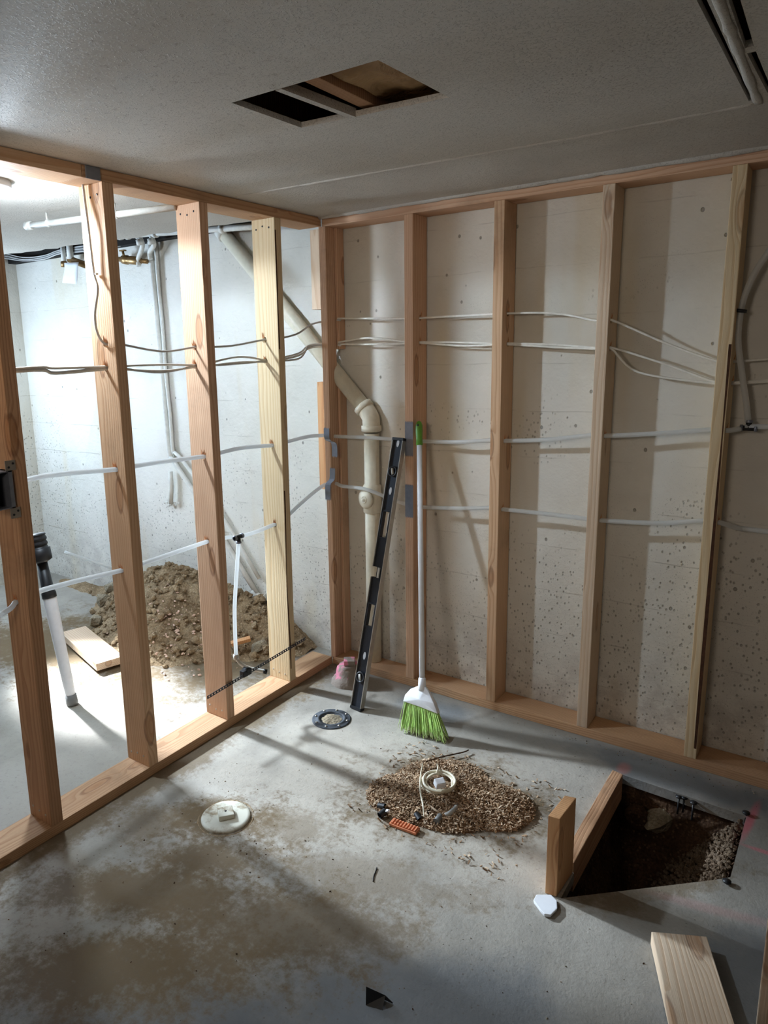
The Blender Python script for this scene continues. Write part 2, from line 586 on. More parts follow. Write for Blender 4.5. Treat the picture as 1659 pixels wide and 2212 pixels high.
# pit: soil sides and lumpy bottom
bm = B()
N = 34
grid = {}
def inpit(x, y): return True
for i in range(N + 1):
    for j in range(N + 1):
        x = 1.33 + .60 * i / N
        y = -.96 + .86 * j / N
        d = 1e9
        # distance inside polygon
        ins = False
        k = len(PIT)
        for a in range(k):
            x1, y1 = PIT[a]; x2, y2 = PIT[(a + 1) % k]
            if (y1 > y) != (y2 > y) and x < (x2 - x1) * (y - y1) / (y2 - y1) + x1: ins = not ins
            ex, ey = x2 - x1, y2 - y1
            t = max(0, min(1, ((x - x1) * ex + (y - y1) * ey) / (ex * ex + ey * ey)))
            d = min(d, math.hypot(x - x1 - t * ex, y - y1 - t * ey))
        dd = d if ins else -d
        s_ = max(0, min(1, (dd + .02) / .13))
        slope = .12 + .28 * max(0, (x - 1.62) / .2)
        depth = .03 + (.34 - max(0, x - 1.60) * .95) * s_
        nz = noise.noise(Vector((x * 14, y * 14, 3))) * .03 + noise.noise(Vector((x * 45, y * 45, 9))) * .014
        if not ins: nz *= 0; depth = .032
        grid[i, j] = bm.verts.new((x, y, -depth + nz * s_))
for i in range(N):
    for j in range(N):
        bm.faces.new([grid[i, j], grid[i + 1, j], grid[i + 1, j + 1], grid[i, j + 1]])
pit = obj('pit_soil', bm, DIRT_D, smooth=True)
sb = pit.modifiers.new('s', 'SUBSURF'); sb.levels = sb.render_levels = 1
tag(pit, 'dark damp soil lining the pit cut through the slab', 'soil', kind='stuff')


# ------------------------------------------------------------------ framing lumber
SW, DL, DR, PT = .0418, .1237, .1198, .038


def lumber(name, base, top, wx, wy, mat, holes=(), bev=.0025, ax='z'):
    """board whose long axis runs base->top (Vectors at the min-corner), section wx * wy; own origin at base."""
    base = Vector(base); top = Vector(top)
    L = top - base
    bm = B()
    p = [Vector((0, 0, 0)), Vector((wx, 0, 0)), Vector((wx, wy, 0)), Vector((0, wy, 0))]
    hexa(bm, [q for q in p] + [q + L for q in p])
    bevel(bm, bev, 2)
    for (hp, hd, hr) in holes:
        pass
    o = obj(name, bm, mat)
    o.location = base
    o.matrix_world = Matrix.Translation(base)
    if holes:
        cb = B()
        for (hp, hd, hr) in holes:
            hp = Vector(hp) - base; hd = Vector(hd).normalized()
            tube(cb, [hp - hd * .09, hp + hd * .09], hr, 16)
        me = bpy.data.meshes.new('cut'); cb.to_mesh(me); cb.free()
        c = bpy.data.objects.new('cut', me); col.objects.link(c); c.location = base; c.matrix_world = o.matrix_world
        md = o.modifiers.new('b', 'BOOLEAN'); md.object = c; md.operation = 'DIFFERENCE'; md.solver = 'EXACT'
        bpy.context.view_layer.update()
        dg = bpy.context.evaluated_depsgraph_get()
        nm = bpy.data.meshes.new_from_object(o.evaluated_get(dg))
        o.modifiers.clear(); o.data = nm
        bpy.data.objects.remove(c)
    return o


def splinters(parent, p, d, r, amt=9, up=True):
    """torn fibres round a drilled hole; p on the face, d outward normal"""
    bm = B()
    p = Vector(p); d = Vector(d)
    side = Vector((1, 0, 0)) if abs(d.y) > .5 else Vector((0, 1, 0))
    for k in range(amt):
        s_ = random.uniform(-1, 1) * r * .8
        z0 = (r * .6 if up else -r * .6)
        a = p + side * s_ + Vector((0, 0, z0)) + d * .0005
        ln = random.uniform(.008, .026) * (1 if up else -1)
        e = a + Vector((0, 0, ln)) + d * random.uniform(.001, .007) + side * random.uniform(-.004, .004)
        w = random.uniform(.0012, .0028)
        v = [bm.verts.new(a - side * w), bm.verts.new(a + side * w), bm.verts.new(e), bm.verts.new(a + d * .002)]
        bm.faces.new([v[0], v[1], v[2]]); bm.faces.new([v[1], v[3], v[2]]); bm.faces.new([v[3], v[0], v[2]])
    return obj('torn_wood_fibres', bm, SPLINT, parent)


def nails(parent, spots, d, dark=False):
    for p in spots:
        bm = B(); p = Vector(p); d = Vector(d)
        lathe(bm, p - d * .001, d, [(0, 0), (.0035, 0), (.004, .001), (.0035, .002), (0, .0022)], 10)
        obj('nail_head', bm, BLACKP if dark else NAILM, parent)


HR = .013
LS = {}
left_specs = [  # name key, bottom-near px, top-near px, material, label
    ('A', (112, 1785), (12, 820), 'brown', 'dark brown wall stud at the left edge carrying the metal outlet box'),
    ('B', (323, 1657), (220, 391), 'tan', 'wall stud with a grey cable looping down its lit face, second from the left edge'),
    ('C', (492, 1557), (429.5, 437), 'red', 'reddish wall stud just left of the short drop tube'),
    ('D', (627, 1473), (592, 475), 'yellow', 'pale yellow wall stud with a dark bark edge, just right of the drop tube'),
]
HPX = {  # holes in the left studs (px), on the face towards the camera
    'A': [(35, 1300)],
    'B': [(228, 743), (228, 795), (250, 1014), (262, 1232)],
    'C': [(420, 750), (421, 791), (440, 986), (447, 1170)],
    'D': [(571, 734), (573, 780), (587, 962), (593, 1133)]}
HL = {}
for key, pb, ptp, mt, lab in left_specs:
    b = at_x(*pb); t = at_x(*ptp)
    yb = b.y
    if key == 'A': yt = yb + .012
    else: yt = t.y
    base = Vector((-DL, yb, PT)); top = Vector((-DL, yt, H - PT))
    hs = []
    for q in HPX[key]:
        y0 = yb + (yt - yb) * ((at_y(*q, yb).z - PT) / (H - 2 * PT))
        h = at_y(*q, y0)
        hs.append(h)
    HL[key] = hs
    o = lumber('wall_stud', base, top, DL, SW, WOODS[mt], [(h, (0, 1, 0), HR) for h in hs])
    tag(o, lab, 'wall stud', 'studs of the left partition')
    LS[key] = (yb, yt, o)
    for h in hs:
        splinters(o, h, (0, -1, 0), HR, 8)
    nails(o, [(x, yb - .0, PT + .035 + random.uniform(-.006, .006)) for x in (-.1, -.065, -.03)], (0, -1, 0))
    if key != 'A':
        nails(o, [(x, yt, H - PT - .035 + random.uniform(-.006, .006)) for x in (-.1, -.065, -.03)], (0, -1, 0), True)

# a further stud out of the frame on the left
o = lumber('wall_stud', (-DL, -1.975, PT), (-DL, -1.975, H - PT), DL, SW, WOODS['tan'])
tag(o, 'tan wall stud beyond the left edge of the view', 'wall stud', 'studs of the left partition')
o = lumber('wall_stud', (-DL, -2.38, PT), (-DL, -2.38, H - PT), DL, SW, WOODS['red'])
tag(o, 'reddish wall stud beside the viewpoint, beyond the left edge', 'wall stud', 'studs of the left partition')

RS = {}
right_specs = [
    ('2', (877, 1461), (872.5, 457), 'red', 'reddish wall stud behind the green broom with two grey nail plates'),
    ('3', (1049, 1508), (1068, 432), 'tan', 'tan wall stud against the concrete, next to the right of the broom'),
    ('4', (1245, 1567), (1303, 398), 'pale', 'pale wall stud with one brown knot at cable height, above the pit\'s left end'),
    ('5', (1476, 1636), (1583, 360.5), 'yellow', 'yellowish wall stud with a dark split edge, behind the pit at the right'),
]
RHZ = {'2': [(908, 687), (908, 740), (910, 953), (908, 1095)], '3': [(1097, 677), (1097, 743), (1090, 952), (1085, 1100)],
       '4': [(1320, 692), (1318, 752), (1305, 942), (1295, 1125)], '5': [(1590, 780), (1588, 825), (1568, 930), (1548, 1132)]}
HRT = {}
for key, pb, ptp, mt, lab in right_specs:
    b = at_y(*pb); t = at_y(*ptp)
    hs = []
    for q in RHZ[key]:
        z0 = at_x(*q, b.x + SW).z
        xx = b.x + (t.x - b.x) * z0 / H + SW
        h = at_x(*q, xx)
        h.y = max(.03, min(.075, h.y))
        hs.append(h)
    HRT[key] = hs
    o = lumber('wall_stud', (b.x, 0, PT), (t.x, 0, H - PT), SW, DR, WOODS[mt], [(h, (1, 0, 0), .012) for h in hs])
    tag(o, lab, 'wall stud', 'studs against the concrete wall')
    RS[key] = (b.x, t.x, o)
    for h in hs:
        splinters(o, h, (1, 0, 0), .012, 4)
# stud past the right edge of the view
o = lumber('wall_stud', (2.02, 0, PT), (2.02, 0, H - PT), SW, DR, WOODS['tan'])
tag(o, 'tan wall stud just beyond the right edge of the view', 'wall stud', 'studs against the concrete wall')

# dark split along the edge of studs D and 5
def split_line(parent, pts, w, d):
    bm = B()
    d = Vector(d)
    pr = None
    for p, ww in pts:
        p = Vector(p)
        s_ = Vector((0, 1, 0)) if abs(d.x) > .5 else Vector((1, 0, 0))
        cur = (bm.verts.new(p - s_ * ww * w + d * .0006), bm.verts.new(p + s_ * ww * w + d * .0006))
        if pr: bm.faces.new([pr[0], pr[1], cur[1], cur[0]])
        pr = cur
    return obj('dark_bark_edge', bm, plain('bark', lin(74, 44, 24), .9, var=.3), parent)


yb, yt, o = LS['D']
split_line(o, [((.0, yb + .006 + .004 * math.sin(z * 9), z), .4 + .6 * abs(math.sin(z * 5.3))) for z in [.1 + .04 * k for k in range(22)]], .004, (1, 0, 0))
split_line(o, [((.0, yt + .004, z), .4 + .6 * abs(math.sin(z * 7.3))) for z in [1.55 + .04 * k for k in range(13)]], .004, (1, 0, 0))
xb, xt, o = RS['5']
split_line(o, [((xb + (xt - xb) * z / H + SW - .006, 0, z), .3 + .7 * abs(math.sin(z * 2.2 + .4))) for z in [.08 + .05 * k for k in range(30)]], .006, (0, -1, 0))

# corner post: two boards with an open split between them, notched for the drain pipe
post = empty('corner_post', (0, 0, PT)); tag(post, 'reddish split corner post where the two stud walls meet, notched round the drain pipe', 'wall stud')
bm = B(); hexa(bm, [(-.003, -.004, PT), (.022, 0, PT), (.022, .066, PT), (-.003, .066, PT), (-.014, -.004, H - PT), (.021, 0, H - PT), (.021, .066, H - PT), (-.014, .066, H - PT)])
bevel(bm, .0025); obj('post_board', bm, WOODS['red'], post)
for z0, z1 in ((PT, 1.385), (1.545, H - PT)):
    bm = B(); box(bm, (-.014, .0685, z0), (.034, .121, z1)); bevel(bm, .002); obj('post_board', bm, WOODS['red'], post)
# wood blocks on the left of the post
for (p0, p1, mt, lab) in (((671, 497), (692, 668), 'pale', 'pinkish grained wood block high on the left of the corner post'),
                          ((687, 825), (712, 1058), 'orange', 'orange grained wood block halfway up the left of the corner post')):
    a = at_y(*p0, .035); b = at_y(*p1, .035)
    zt = min(a.z, H - PT - .001); x0 = .5 * (a.x + at_y(p0[0] + 4, p1[1], .035).x)
    o = lumber('wood_block', (x0, .03, b.z), (x0, .03, zt), -.0145 - x0 if p0[1] < 600 else -.0125 - x0, .038, WOODS[mt]); tag(o, lab, 'wood block')

# plates
def plate(name, a, b, mat, lab, holes=()):
    """horizontal board: built along local z then laid down so that the grain follows it"""
    a = Vector(a); b = Vector(b)          # min corner / max corner
    s_ = b - a
    bm = B()
    if s_.x > s_.y:
        rot = Matrix.Rotation(math.pi / 2, 4, 'Y')      # local z -> world x, local x -> -z
        box(bm, (-s_.z, 0, 0), (0, s_.y, s_.x)); 
    else:
        rot = Matrix.Rotation(-math.pi / 2, 4, 'X')     # local z -> world y, local y -> -z
        box(bm, (0, -s_.z, 0), (s_.x, 0, s_.y))
    bevel(bm, .0025)
    o = obj(name, bm, mat)
    o.matrix_world = Matrix.Translation(a) @ rot
    tag(o, lab, name.replace('_', ' '))
    return o


JY = at_z(182, 352, H).y
plate('bottom_plate', (-DL, -4.3, 0), (0, -.002, PT), WOODS['plate'], 'long tan bottom plate on the floor under the left stud partition')
plate('bottom_plate', (.002, 0, 0), (3.05, DR, PT), WOODS['plate'], 'long brown bottom plate on the floor along the concrete wall')
plate('top_plate', (-DL, -4.3, H - PT), (0, JY - .001, H - .0005), WOODS['tan'], 'top plate of the left partition, piece left of the grey strap at the ceiling')
plate('top_plate', (-DL, JY, H - PT), (0, -.002, H - .0005), WOODS['plate'], 'top plate of the left partition, piece between the grey strap and the corner')
plate('top_plate', (.002, 0, H - PT), (3.05, DR, H - .0005), WOODS['red'], 'reddish top plate at the ceiling along the concrete wall')

# steel strap over the plate joint
bm = B(); p0 = at_x(183, 357, .001); p1 = at_x(217, 385, .001)
box(bm, (-.002 + .002, p0.y, H - PT - .001), (.003, p1.y, H - .001)); bevel(bm, .0006, 1)
o = obj('steel_strap', bm, STEEL); tag(o, 'grey steel strap over the joint of the left top plate', 'strap')

# nail plates
def nail_plate(pts, w, dirn, lab, grp='nail plates guarding the pipe holes'):
    """bent plate following pts (world), width vector dirn*w"""
    bm = B(); d = Vector(dirn).normalized() * w
    P = catmull(pts, 4)
    nrm = Vector((0, -1, 0)) if abs(d.x) > abs(d.y) else Vector((1, 0, 0))
    rows = [[bm.verts.new(p), bm.verts.new(p + d), bm.verts.new(p + d + nrm * .002), bm.verts.new(p + nrm * .002)] for p in P]
    for a, b in zip(rows, rows[1:]):
        for i in range(4):
            bm.faces.new([a[i], a[(i + 1) % 4], b[(i + 1) % 4], b[i]])
    bm.faces.new(rows[0]); bm.faces.new(rows[-1][::-1])
    # toothed ends
    for row, s_ in ((P[0], 1), (P[-1], -1)):
        for k in range(4):
            q = row + d * (k + .5) / 4
            e = d / 10
            v = [bm.verts.new(q - e + nrm * .002), bm.verts.new(q + e + nrm * .002), bm.verts.new(q + Vector((0, 0, s_ * .007)) + nrm * .002), bm.verts.new(q)]
            bm.faces.new([v[0], v[1], v[2]]); bm.faces.new([v[1], v[3], v[2]]); bm.faces.new([v[3], v[0], v[2]])
    bmesh.ops.recalc_face_normals(bm, faces=bm.faces)
    o = obj('nail_plate', bm, STEEL); tag(o, lab, 'nail plate', grp); return o


xs = RS['2'][0]
for (v0, v1, lab) in ((912, 983, 'grey steel nail plate on the broom\'s stud, level with the green grip'), (1048, 1115, 'grey steel nail plate on the broom\'s stud, the lower of its two')):
    a = at_y(876, v0, -.001); b = at_y(877, v1, -.001)
    nail_plate([(xs + .0005, -.0005, a.z), (xs + .0005, -.0005, b.z)], .040, (1, 0, 0), lab)
pa = [at_y(q[0], q[1], -.006) for q in ((703, 925), (705, 948), (716, 958), (718, 985))]
nail_plate([(p.x, p.y - .012 * (1 if i < 2 else 0), p.z) for i, p in enumerate(pa)], .030, (1, 0, 0), 'bent steel nail plate on the corner post, the upper one')
pa = [at_y(q[0], q[1], -.006) for q in ((713, 1012), (712, 1034), (706, 1046), (706, 1077))]
nail_plate([(p.x, p.y - .010 * (1 if i > 1 else 0), p.z) for i, p in enumerate(pa)], .030, (1, 0, 0), 'bent steel nail plate on the corner post, the lower one')

# electrical box on stud A
yA = LS['A'][0]
bx = empty('outlet_box', (-.02, yA, 1.155)); tag(bx, 'open steel outlet box fixed to the leftmost visible stud', 'outlet box')
a = at_x(-30, 1025, .004); b = at_x(30, 1097, .004)
z1, z0, y0_, y1_ = a.z, b.z, a.y, yA - .001
bm = B()
t = .003
box(bm, (-.055, y0_, z0), (-.052, y1_, z1))
box(bm, (-.052, y0_, z0), (.006, y0_ + t, z1)); box(bm, (-.052, y1_ - .012, z0), (.006, y1_, z1))
box(bm, (-.052, y0_, z0), (.006, y1_, z0 + t)); box(bm, (-.052, y0_, z1 - t), (.006, y1_, z1))
obj('box_shell', bm, STEEL, bx)
bm = B(); box(bm, (-.051, y0_ + .004, z0 + .004), (-.045, y1_ - .013, z1 - .004)); obj('box_inside', bm, BLACKP, bx)
for zz0, zz1 in ((z1, z1 + .03), (z0 - .032, z0)):
    bm = B(); box(bm, (.0008, yA - .018, zz0), (.003, yA + .014, zz1)); bevel(bm, .0007, 1)
    e = obj('mounting_ear', bm, ALU, bx)
    for k in range(2):
        q = Vector((.0032, yA - .008 + .014 * k, (zz0 + zz1) / 2 + .005 * (k * 2 - 1)))
        bm = B(); lathe(bm, q, (1, 0, 0), [(0, 0), (.0035, 0), (.0035, .001), (0, .0012)], 10); obj('screw', bm, BLACKP, e)

# lone stud near the viewer at the right edge
p = at_z(1630, 2236, 0.)
o = lumber('wall_stud', (p.x, p.y, .0005), (p.x, p.y, H - .002), .12, .042, WOODS['pale'])
tag(o, 'pale upright stud cut off by the right edge of the photo, close to the viewer', 'wall stud')


# ------------------------------------------------------------------ pipes
def pipe(name, pts, r, mat, lab, cat, grp=None, n=16, sm=True, parent=None, k=6):
    bm = B(); P = catmull(pts, k) if sm and len(pts) > 2 else [Vector(p) for p in pts]
    tube(bm, P, r, n)
    o = obj(name, bm, mat, parent)
    if parent is None: tag(o, lab, cat, grp)
    return o


# big drain pipe
YD = .0765
dp = empty('drain_pipe', (.2, YD, PT)); tag(dp, 'cream drain pipe slanting down behind the corner post then dropping beside the level', 'drain pipe')
top = at_y(515, 525, YD); el = at_y(795, 905, YD); dn = at_y(805, 935, YD); foot = Vector((at_y(806, 1425, YD).x, YD, PT + .002))
xv = .5 * (at_y(806, 1000, YD).x + foot.x)
r0 = .0355
el = Vector((xv - .015, YD, 1.225)); 
topd = (at_y(512, 540, YD) - at_y(770, 862, YD)).normalized()
ctr = at_y(770, 860, YD)
a0 = ctr + topd * ((H + .12 - ctr.z) / topd.z)
a1 = ctr
bm = B(); tube(bm, [Vector((xv, YD, 1.16)), Vector((xv, YD, PT + .002))], r0, 28); obj('vertical_pipe', bm, CREAM, dp)
# elbow
corner = ctr - topd * ((ctr.x - xv) / topd.x)
corner.x = xv
u1 = topd; u2 = Vector((0, 0, -1))
bm = B(); tube(bm, [a0, corner + u1 * .03], r0, 28); obj('slanted_pipe', bm, CREAM, dp)
bm = B(); P = [corner + u1 * .055, corner + u1 * .03, corner + u1 * .012 + u2 * .004, corner + u2 * .015 + u1 * .002, corner + u2 * .05]
tube(bm, catmull(P, 5), r0 + .005, 28)
obj('elbow', bm, CREAM, dp)
for (c0, dd) in ((corner + u1 * .042, u1), (corner + u2 * .04, u2)):
    bm = B(); lathe(bm, c0, dd, [(r0 + .003, 0), (r0 + .011, .002), (r0 + .011, .026), (r0, .030)], 32); obj('elbow_collar', bm, CREAM, dp)
# cleanout tee
cz = at_y(795, 1080, YD - .05).z
bm = B(); lathe(bm, (xv, YD, cz - .07), (0, 0, 1), [(r0, 0), (r0 + .007, .003), (r0 + .007, .13), (r0, .137)], 32)
tee = obj('cleanout_tee', bm, CREAM, dp)
tdir = Vector((-.22, -1, 0)).normalized()
c0 = Vector((xv, YD, cz))
bm = B(); lathe(bm, c0, tdir, [(.032, 0), (.035, .034), (.043, .035), (.043, .050), (.036, .051), (.034, .054), (.0, .055)], 32)
cap = obj('cleanout_plug', bm, CREAM, tee)
bm = B(); lathe(bm, c0 + tdir * .055, tdir, [(.018, 0), (.018, .002), (.012, .003), (.012, .001), (.008, .001), (.007, .010), (0, .011)], 24); obj('plug_nut', bm, CREAM, cap)
# clamp at the top of the slanted pipe
q = at_y(484, 497, YD)
bm = B(); lathe(bm, a0 + (a1 - a0).normalized() * .12, (a1 - a0), [(r0, 0), (r0 + .008, .002), (r0 + .008, .04), (r0, .042)], 28); obj('hub_clamp', bm, WPIPE, dp)

# PEX runs
def C_(o_, u, v, pl, val): return None


yB, yC, yD_ = [sum(LS[k][:2]) / 2 for k in 'BCD']
hA, hB, hC, hD = HL['A'], HL['B'], HL['C'], HL['D']
def through(h, s=SW): return [h + Vector((0, -.004, 0)), h + Vector((0, s + .004, 0))]
up = [at_x(60, 1035, -.055) + Vector((0, -.25, -.03)), at_x(60, 1036, -.055), at_x(150, 1022, -.052)] + through(hB[2]) + [at_x(345, 998, -.048)] + through(hC[2]) + [at_x(520, 968, -.05)] + through(hD[2]) + [Vector((-.045, -.1, 1.15)), Vector((-.03, .02, 1.145)), Vector((.045, .045, 1.145))]
upr = [at_x(727, 944, .045)]
def thrux(h): return [h + Vector((-SW - .004, 0, 0)), h + Vector((.004, 0, 0))]
h2, h3, h4, h5 = HRT['2'], HRT['3'], HRT['4'], HRT['5']
YP = .045
pu = up[:-1] + [Vector((.03, .034, upr[0].z)), at_y(790, 945, YP)] + thrux(h2[2]) + [at_y(985, 955, YP)] + thrux(h3[2]) + [at_y(1180, 950, YP)] + thrux(h4[2]) + [at_y(1430, 936, YP)] + thrux(h5[2]) + [at_y(1600, 926, YP)]
pipe('water_tube', pu, .0085, PEXM, 'upper white plastic water tube through all the studs at waist height', 'water tube', n=12)
lo = [at_x(85, 1277, -.055), at_x(170, 1254, -.055)] + through(hB[3]) + [at_x(350, 1203, -.055)] + through(hC[3]) + [at_x(500, 1160, -.058)]
lo = [Vector((-.05, -1.9, .74)), Vector((-.045, -1.62, .78)), hA[0], hA[0] + Vector((0, SW, -.0))] + lo
pipe('water_tube', lo, .0085, PEXM, 'lower white plastic water tube left of the black tee', 'water tube', n=12)
teeP = at_x(515, 1160, -.06)
lo2 = [teeP + Vector((0, .02, 0)), at_x(550, 1150, -.058)] + through(hD[3]) + [Vector((-.05, -.16, .84)), Vector((-.03, .0, .905)), Vector((.02, .034, .915)), at_y(740, 1050, .03), at_y(790, 1057, .02), at_y(845, 1078, .04)] + thrux(h2[3]) + [at_y(985, 1098, YP)] + thrux(h3[3]) + [at_y(1180, 1110, YP)] + thrux(h4[3]) + [at_y(1420, 1130, YP)] + thrux(h5[3]) + [at_y(1600, 1142, .06), at_y(1670, 1150, .06)] + [Vector((2.6, .06, .88))]
pipe('water_tube', lo2, .0085, PEXM, 'lower white water tube right of the black tee, bowing before the drain pipe', 'water tube', n=12)
# tees
def ttee(c, ax, dn_, lab):
    c = Vector(c); ax = Vector(ax).normalized()
    t = empty('pipe_tee', c)
    tag(t, lab, 'pipe fitting')
    bm = B(); tube(bm, [c - ax * .02, c + ax * .02], .009, 14); tube(bm, [c, c + Vector(dn_) * .02], .009, 14); obj('tee_body', bm, BLACKP, t)
    for e, dd in ((c - ax * .026, ax), (c + ax * .016, ax), (c + Vector(dn_) * .018, Vector(dn_))):
        bm = B(); lathe(bm, e, dd, [(.0085, 0), (.0115, .001), (.0115, .009), (.0085, .010)], 16); obj('crimp_ring', bm, STEEL, t)
    return t


ttee(teeP, (0, 1, .05), (0, 0, -1), 'black tee in the lower water tube above the dirt pile')
drop = [teeP + Vector((0, 0, -.02)), at_x(511, 1240, -.06), at_x(507, 1310, -.06), at_x(508, 1370, -.06), at_x(510, 1418, -.06)]
pipe('drop_tube', drop, .0085, PEXM, 'short white drop tube hanging from the black tee between the left studs', 'water tube', n=12)
e0 = drop[-1]
ef = empty('stub_valve', e0); tag(ef, 'small white stub-out fitting at the foot of the drop tube, held by the black bracket', 'pipe fitting')
e1 = at_x(540, 1444, -.03); e2 = at_x(575, 1451, .03)
bm = B(); lathe(bm, e0 + Vector((0, 0, -.012)), (0, 0, 1), [(.0, 0), (.013, .001), (.013, .02), (.009, .022)], 16); obj('fitting_collar', bm, WPIPE, ef)
bm = B(); tube(bm, catmull([e0 + Vector((0, 0, -.005)), e0 + Vector((.005, .02, -.04)), e1, e2], 6), .008, 12); obj('stub_pipe', bm, WPIPE, ef)
bm = B(); dd = (e2 - e1).normalized(); lathe(bm, e2 - dd * .012, dd, [(.0, 0), (.011, 0), (.011, .016), (.0, .017)], 16); obj('stub_cap', bm, BLACKP, ef)
# perforated bracket bar nailed across the studs
p0 = at_x(448, 1507, .006); p1 = at_x(535, 1453, .006); p2 = at_x(660, 1379, .006)
bar = empty('bracket_bar', p0); tag(bar, 'black perforated bracket bar across the feet of two left studs', 'bracket')
bm = B()
n = 40
for i in range(n):
    a = p0.lerp(p2, i / n); b = p0.lerp(p2, (i + 1) / n)
    L = (b - a)
    # rails with open rungs
    for dz in (.004, -.006):
        hexa(bm, [a + Vector((-.0015, 0, dz)), b + Vector((-.0015, 0, dz)), b + Vector((.0015, 0, dz)), a + Vector((.0015, 0, dz)),
                  a + Vector((-.0015, 0, dz + .0025)), b + Vector((-.0015, 0, dz + .0025)), b + Vector((.0015, 0, dz + .0025)), a + Vector((.0015, 0, dz + .0025))])
    c = a.lerp(b, .35)
    hexa(bm, [a + Vector((-.0015, 0, -.005)), c + Vector((-.0015, 0, -.005)), c + Vector((.0015, 0, -.005)), a + Vector((.0015, 0, -.005)),
              a + Vector((-.0015, 0, .006)), c + Vector((-.0015, 0, .006)), c + Vector((.0015, 0, .006)), a + Vector((.0015, 0, .006))])
obj('perforated_strip', bm, BLACKP, bar)
bm = B(); box(bm, p1 - Vector((.02, .03, .012)), p1 + Vector((.006, .02, .016))); bevel(bm, .004); tube(bm, [p1 + Vector((-.02, .0, .01)), p1 + Vector((.012, 0, .012))], .012, 14)
obj('tube_clamp', bm, BLACKP, bar)

# tube and tee at the far right
tr = [at_y(1700, 490, .05), at_y(1659, 545, .05), at_y(1625, 600, .05), at_y(1603, 660, .05), at_y(1595, 730, .05), at_y(1602, 800, .05), at_y(1612, 870, .05), at_y(1616, 912, .05)]
rise = pipe('riser_tube', tr, .0095, PEXM, 'white water tube curving down beside the rightmost stud', 'water tube', n=12)
c = at_y(1599, 671, .05); bm = B(); lathe(bm, c + Vector((0, 0, -.006)), (0.15, 0, 1), [(.0, 0), (.019, .0), (.019, .011), (0, .012)], 16); obj('black_clip', bm, BLACKP, rise)
ttee(at_y(1617, 925, .05), (1, 0, .0), (0, 0, 1), 'black tee at the foot of the curving tube, right of the last stud')
pipe('water_tube', [at_y(1628, 924, .05), at_y(1665, 922, .05), Vector((2.6, .06, 1.27))], .0085, PEXM, 'short white water tube leaving the right-hand tee to the frame edge', 'water tube', n=12)

# cables, left wall
CR = .0042
def cable(pts, lab, mat=ROMEX, r=CR, grp=None):
    return pipe('cable', pts, r, mat, lab, 'cable', grp, n=8)


yBt = LS['B'][1]
g = at_x(180, 388, -.085)
loop = [at_y(178, 388, yBt - .01), at_y(183, 430, yBt - .010), at_y(192, 500, yBt - .016), at_y(203, 590, yB - .012), at_y(211, 625, yB - .02), at_y(205, 680, yB - .03), at_y(211, 720, yB - .018), hB[0] + Vector((0, .0, 0)), hB[0] + Vector((0, SW + .01, 0)), at_x(350, 759, -.06)] + through(hC[0]) + [at_x(500, 747, -.065)] + through(hD[0]) + [at_x(640, 722, -.06), Vector((-.05, -.02, 1.66)), Vector((.0, .067, 1.675)), Vector((.045, .067, 1.675))]
cable(loop, 'grey cable looping down a stud face then running right through the left studs', GREYW)
st = empty('cable_staple', at_y(207, 592, yB - .005)); bm = B(); c = at_y(207, 592, yB - .008); box(bm, c - Vector((.008, .006, .003)), c + Vector((.008, .004, .003))); 
o = obj('cable_staple', bm, WHITEP); bpy.data.objects.remove(st); tag(o, 'white staple holding the grey cable on the stud face', 'staple')
for k in range(3):
    dz = (k - 1) * .007
    sag = [.0, -.012, .008][k]
    P = [Vector((-.06, -2.3, 1.46 + dz)), at_x(30, 800, -.055) + Vector((0, 0, dz * .6)), at_x(120, 802, -.055) + Vector((0, 0, dz + sag * .3)), hB[1] + Vector((0, -.002, dz * .6)), hB[1] + Vector((0, SW, dz * .6)), at_x(345, 797, -.06) + Vector((0, 0, dz + sag)),
         hC[1] + Vector((0, -.002, dz * .6)), hC[1] + Vector((0, SW, dz * .6)), at_x(515, 779, -.065) + Vector((0, 0, dz + sag))]
    P += [hD[1] + Vector((0, -.002, dz * .6)), hD[1] + Vector((0, SW, dz * .6)), at_x(645, 768, -.062) + Vector((0, 0, sag * 1.2)), Vector((-.06, -.03, 1.56 + dz)), Vector((0, .067, 1.565 + dz * .5)), Vector((.045, .067, 1.565 + dz * .5))]
    cable(P, ['white cable in the lower bundle through the left studs, sagging least', 'white cable in the lower bundle through the left studs, lowest strand', 'white cable in the lower bundle through the left studs, highest strand'][k], [ROMEX, GREYW, ROMEX][k], grp='cables bundled through the left studs')
# cables, right wall
def rcable(idx, zs, lab, mids, dz=0., y=.067, tail=None):
    P = [Vector((.03, .067, zs + dz))]
    for (u, v), h in zip(mids[:4], (h2, h3, h4, h5)):
        P.append(at_y(u, v, y) + Vector((0, 0, dz)))
        P += [q + Vector((0, 0, dz * .5)) for q in thrux(h[idx])]
    P += tail or [P[-1] + Vector((.25, .01, .01)), P[-1] + Vector((.8, .01, -.02))]
    return cable(P, lab, ROMEX, grp='cables through the studs of the concrete wall')


rcable(0, 1.683, 'single white cable along the concrete wall, the highest run', [(805, 688), (1000, 682), (1200, 677), (1440, 742)])
rcable(1, 1.572, 'white cable of the lower pair along the concrete wall, arching above its twin', [(800, 732), (1000, 742), (1200, 747), (1440, 790)], .004)
rcable(1, 1.572, 'white cable of the lower pair along the concrete wall, dipping lower near the last stud', [(800, 742), (1000, 745), (1200, 748), (1380, 802)], -.004)

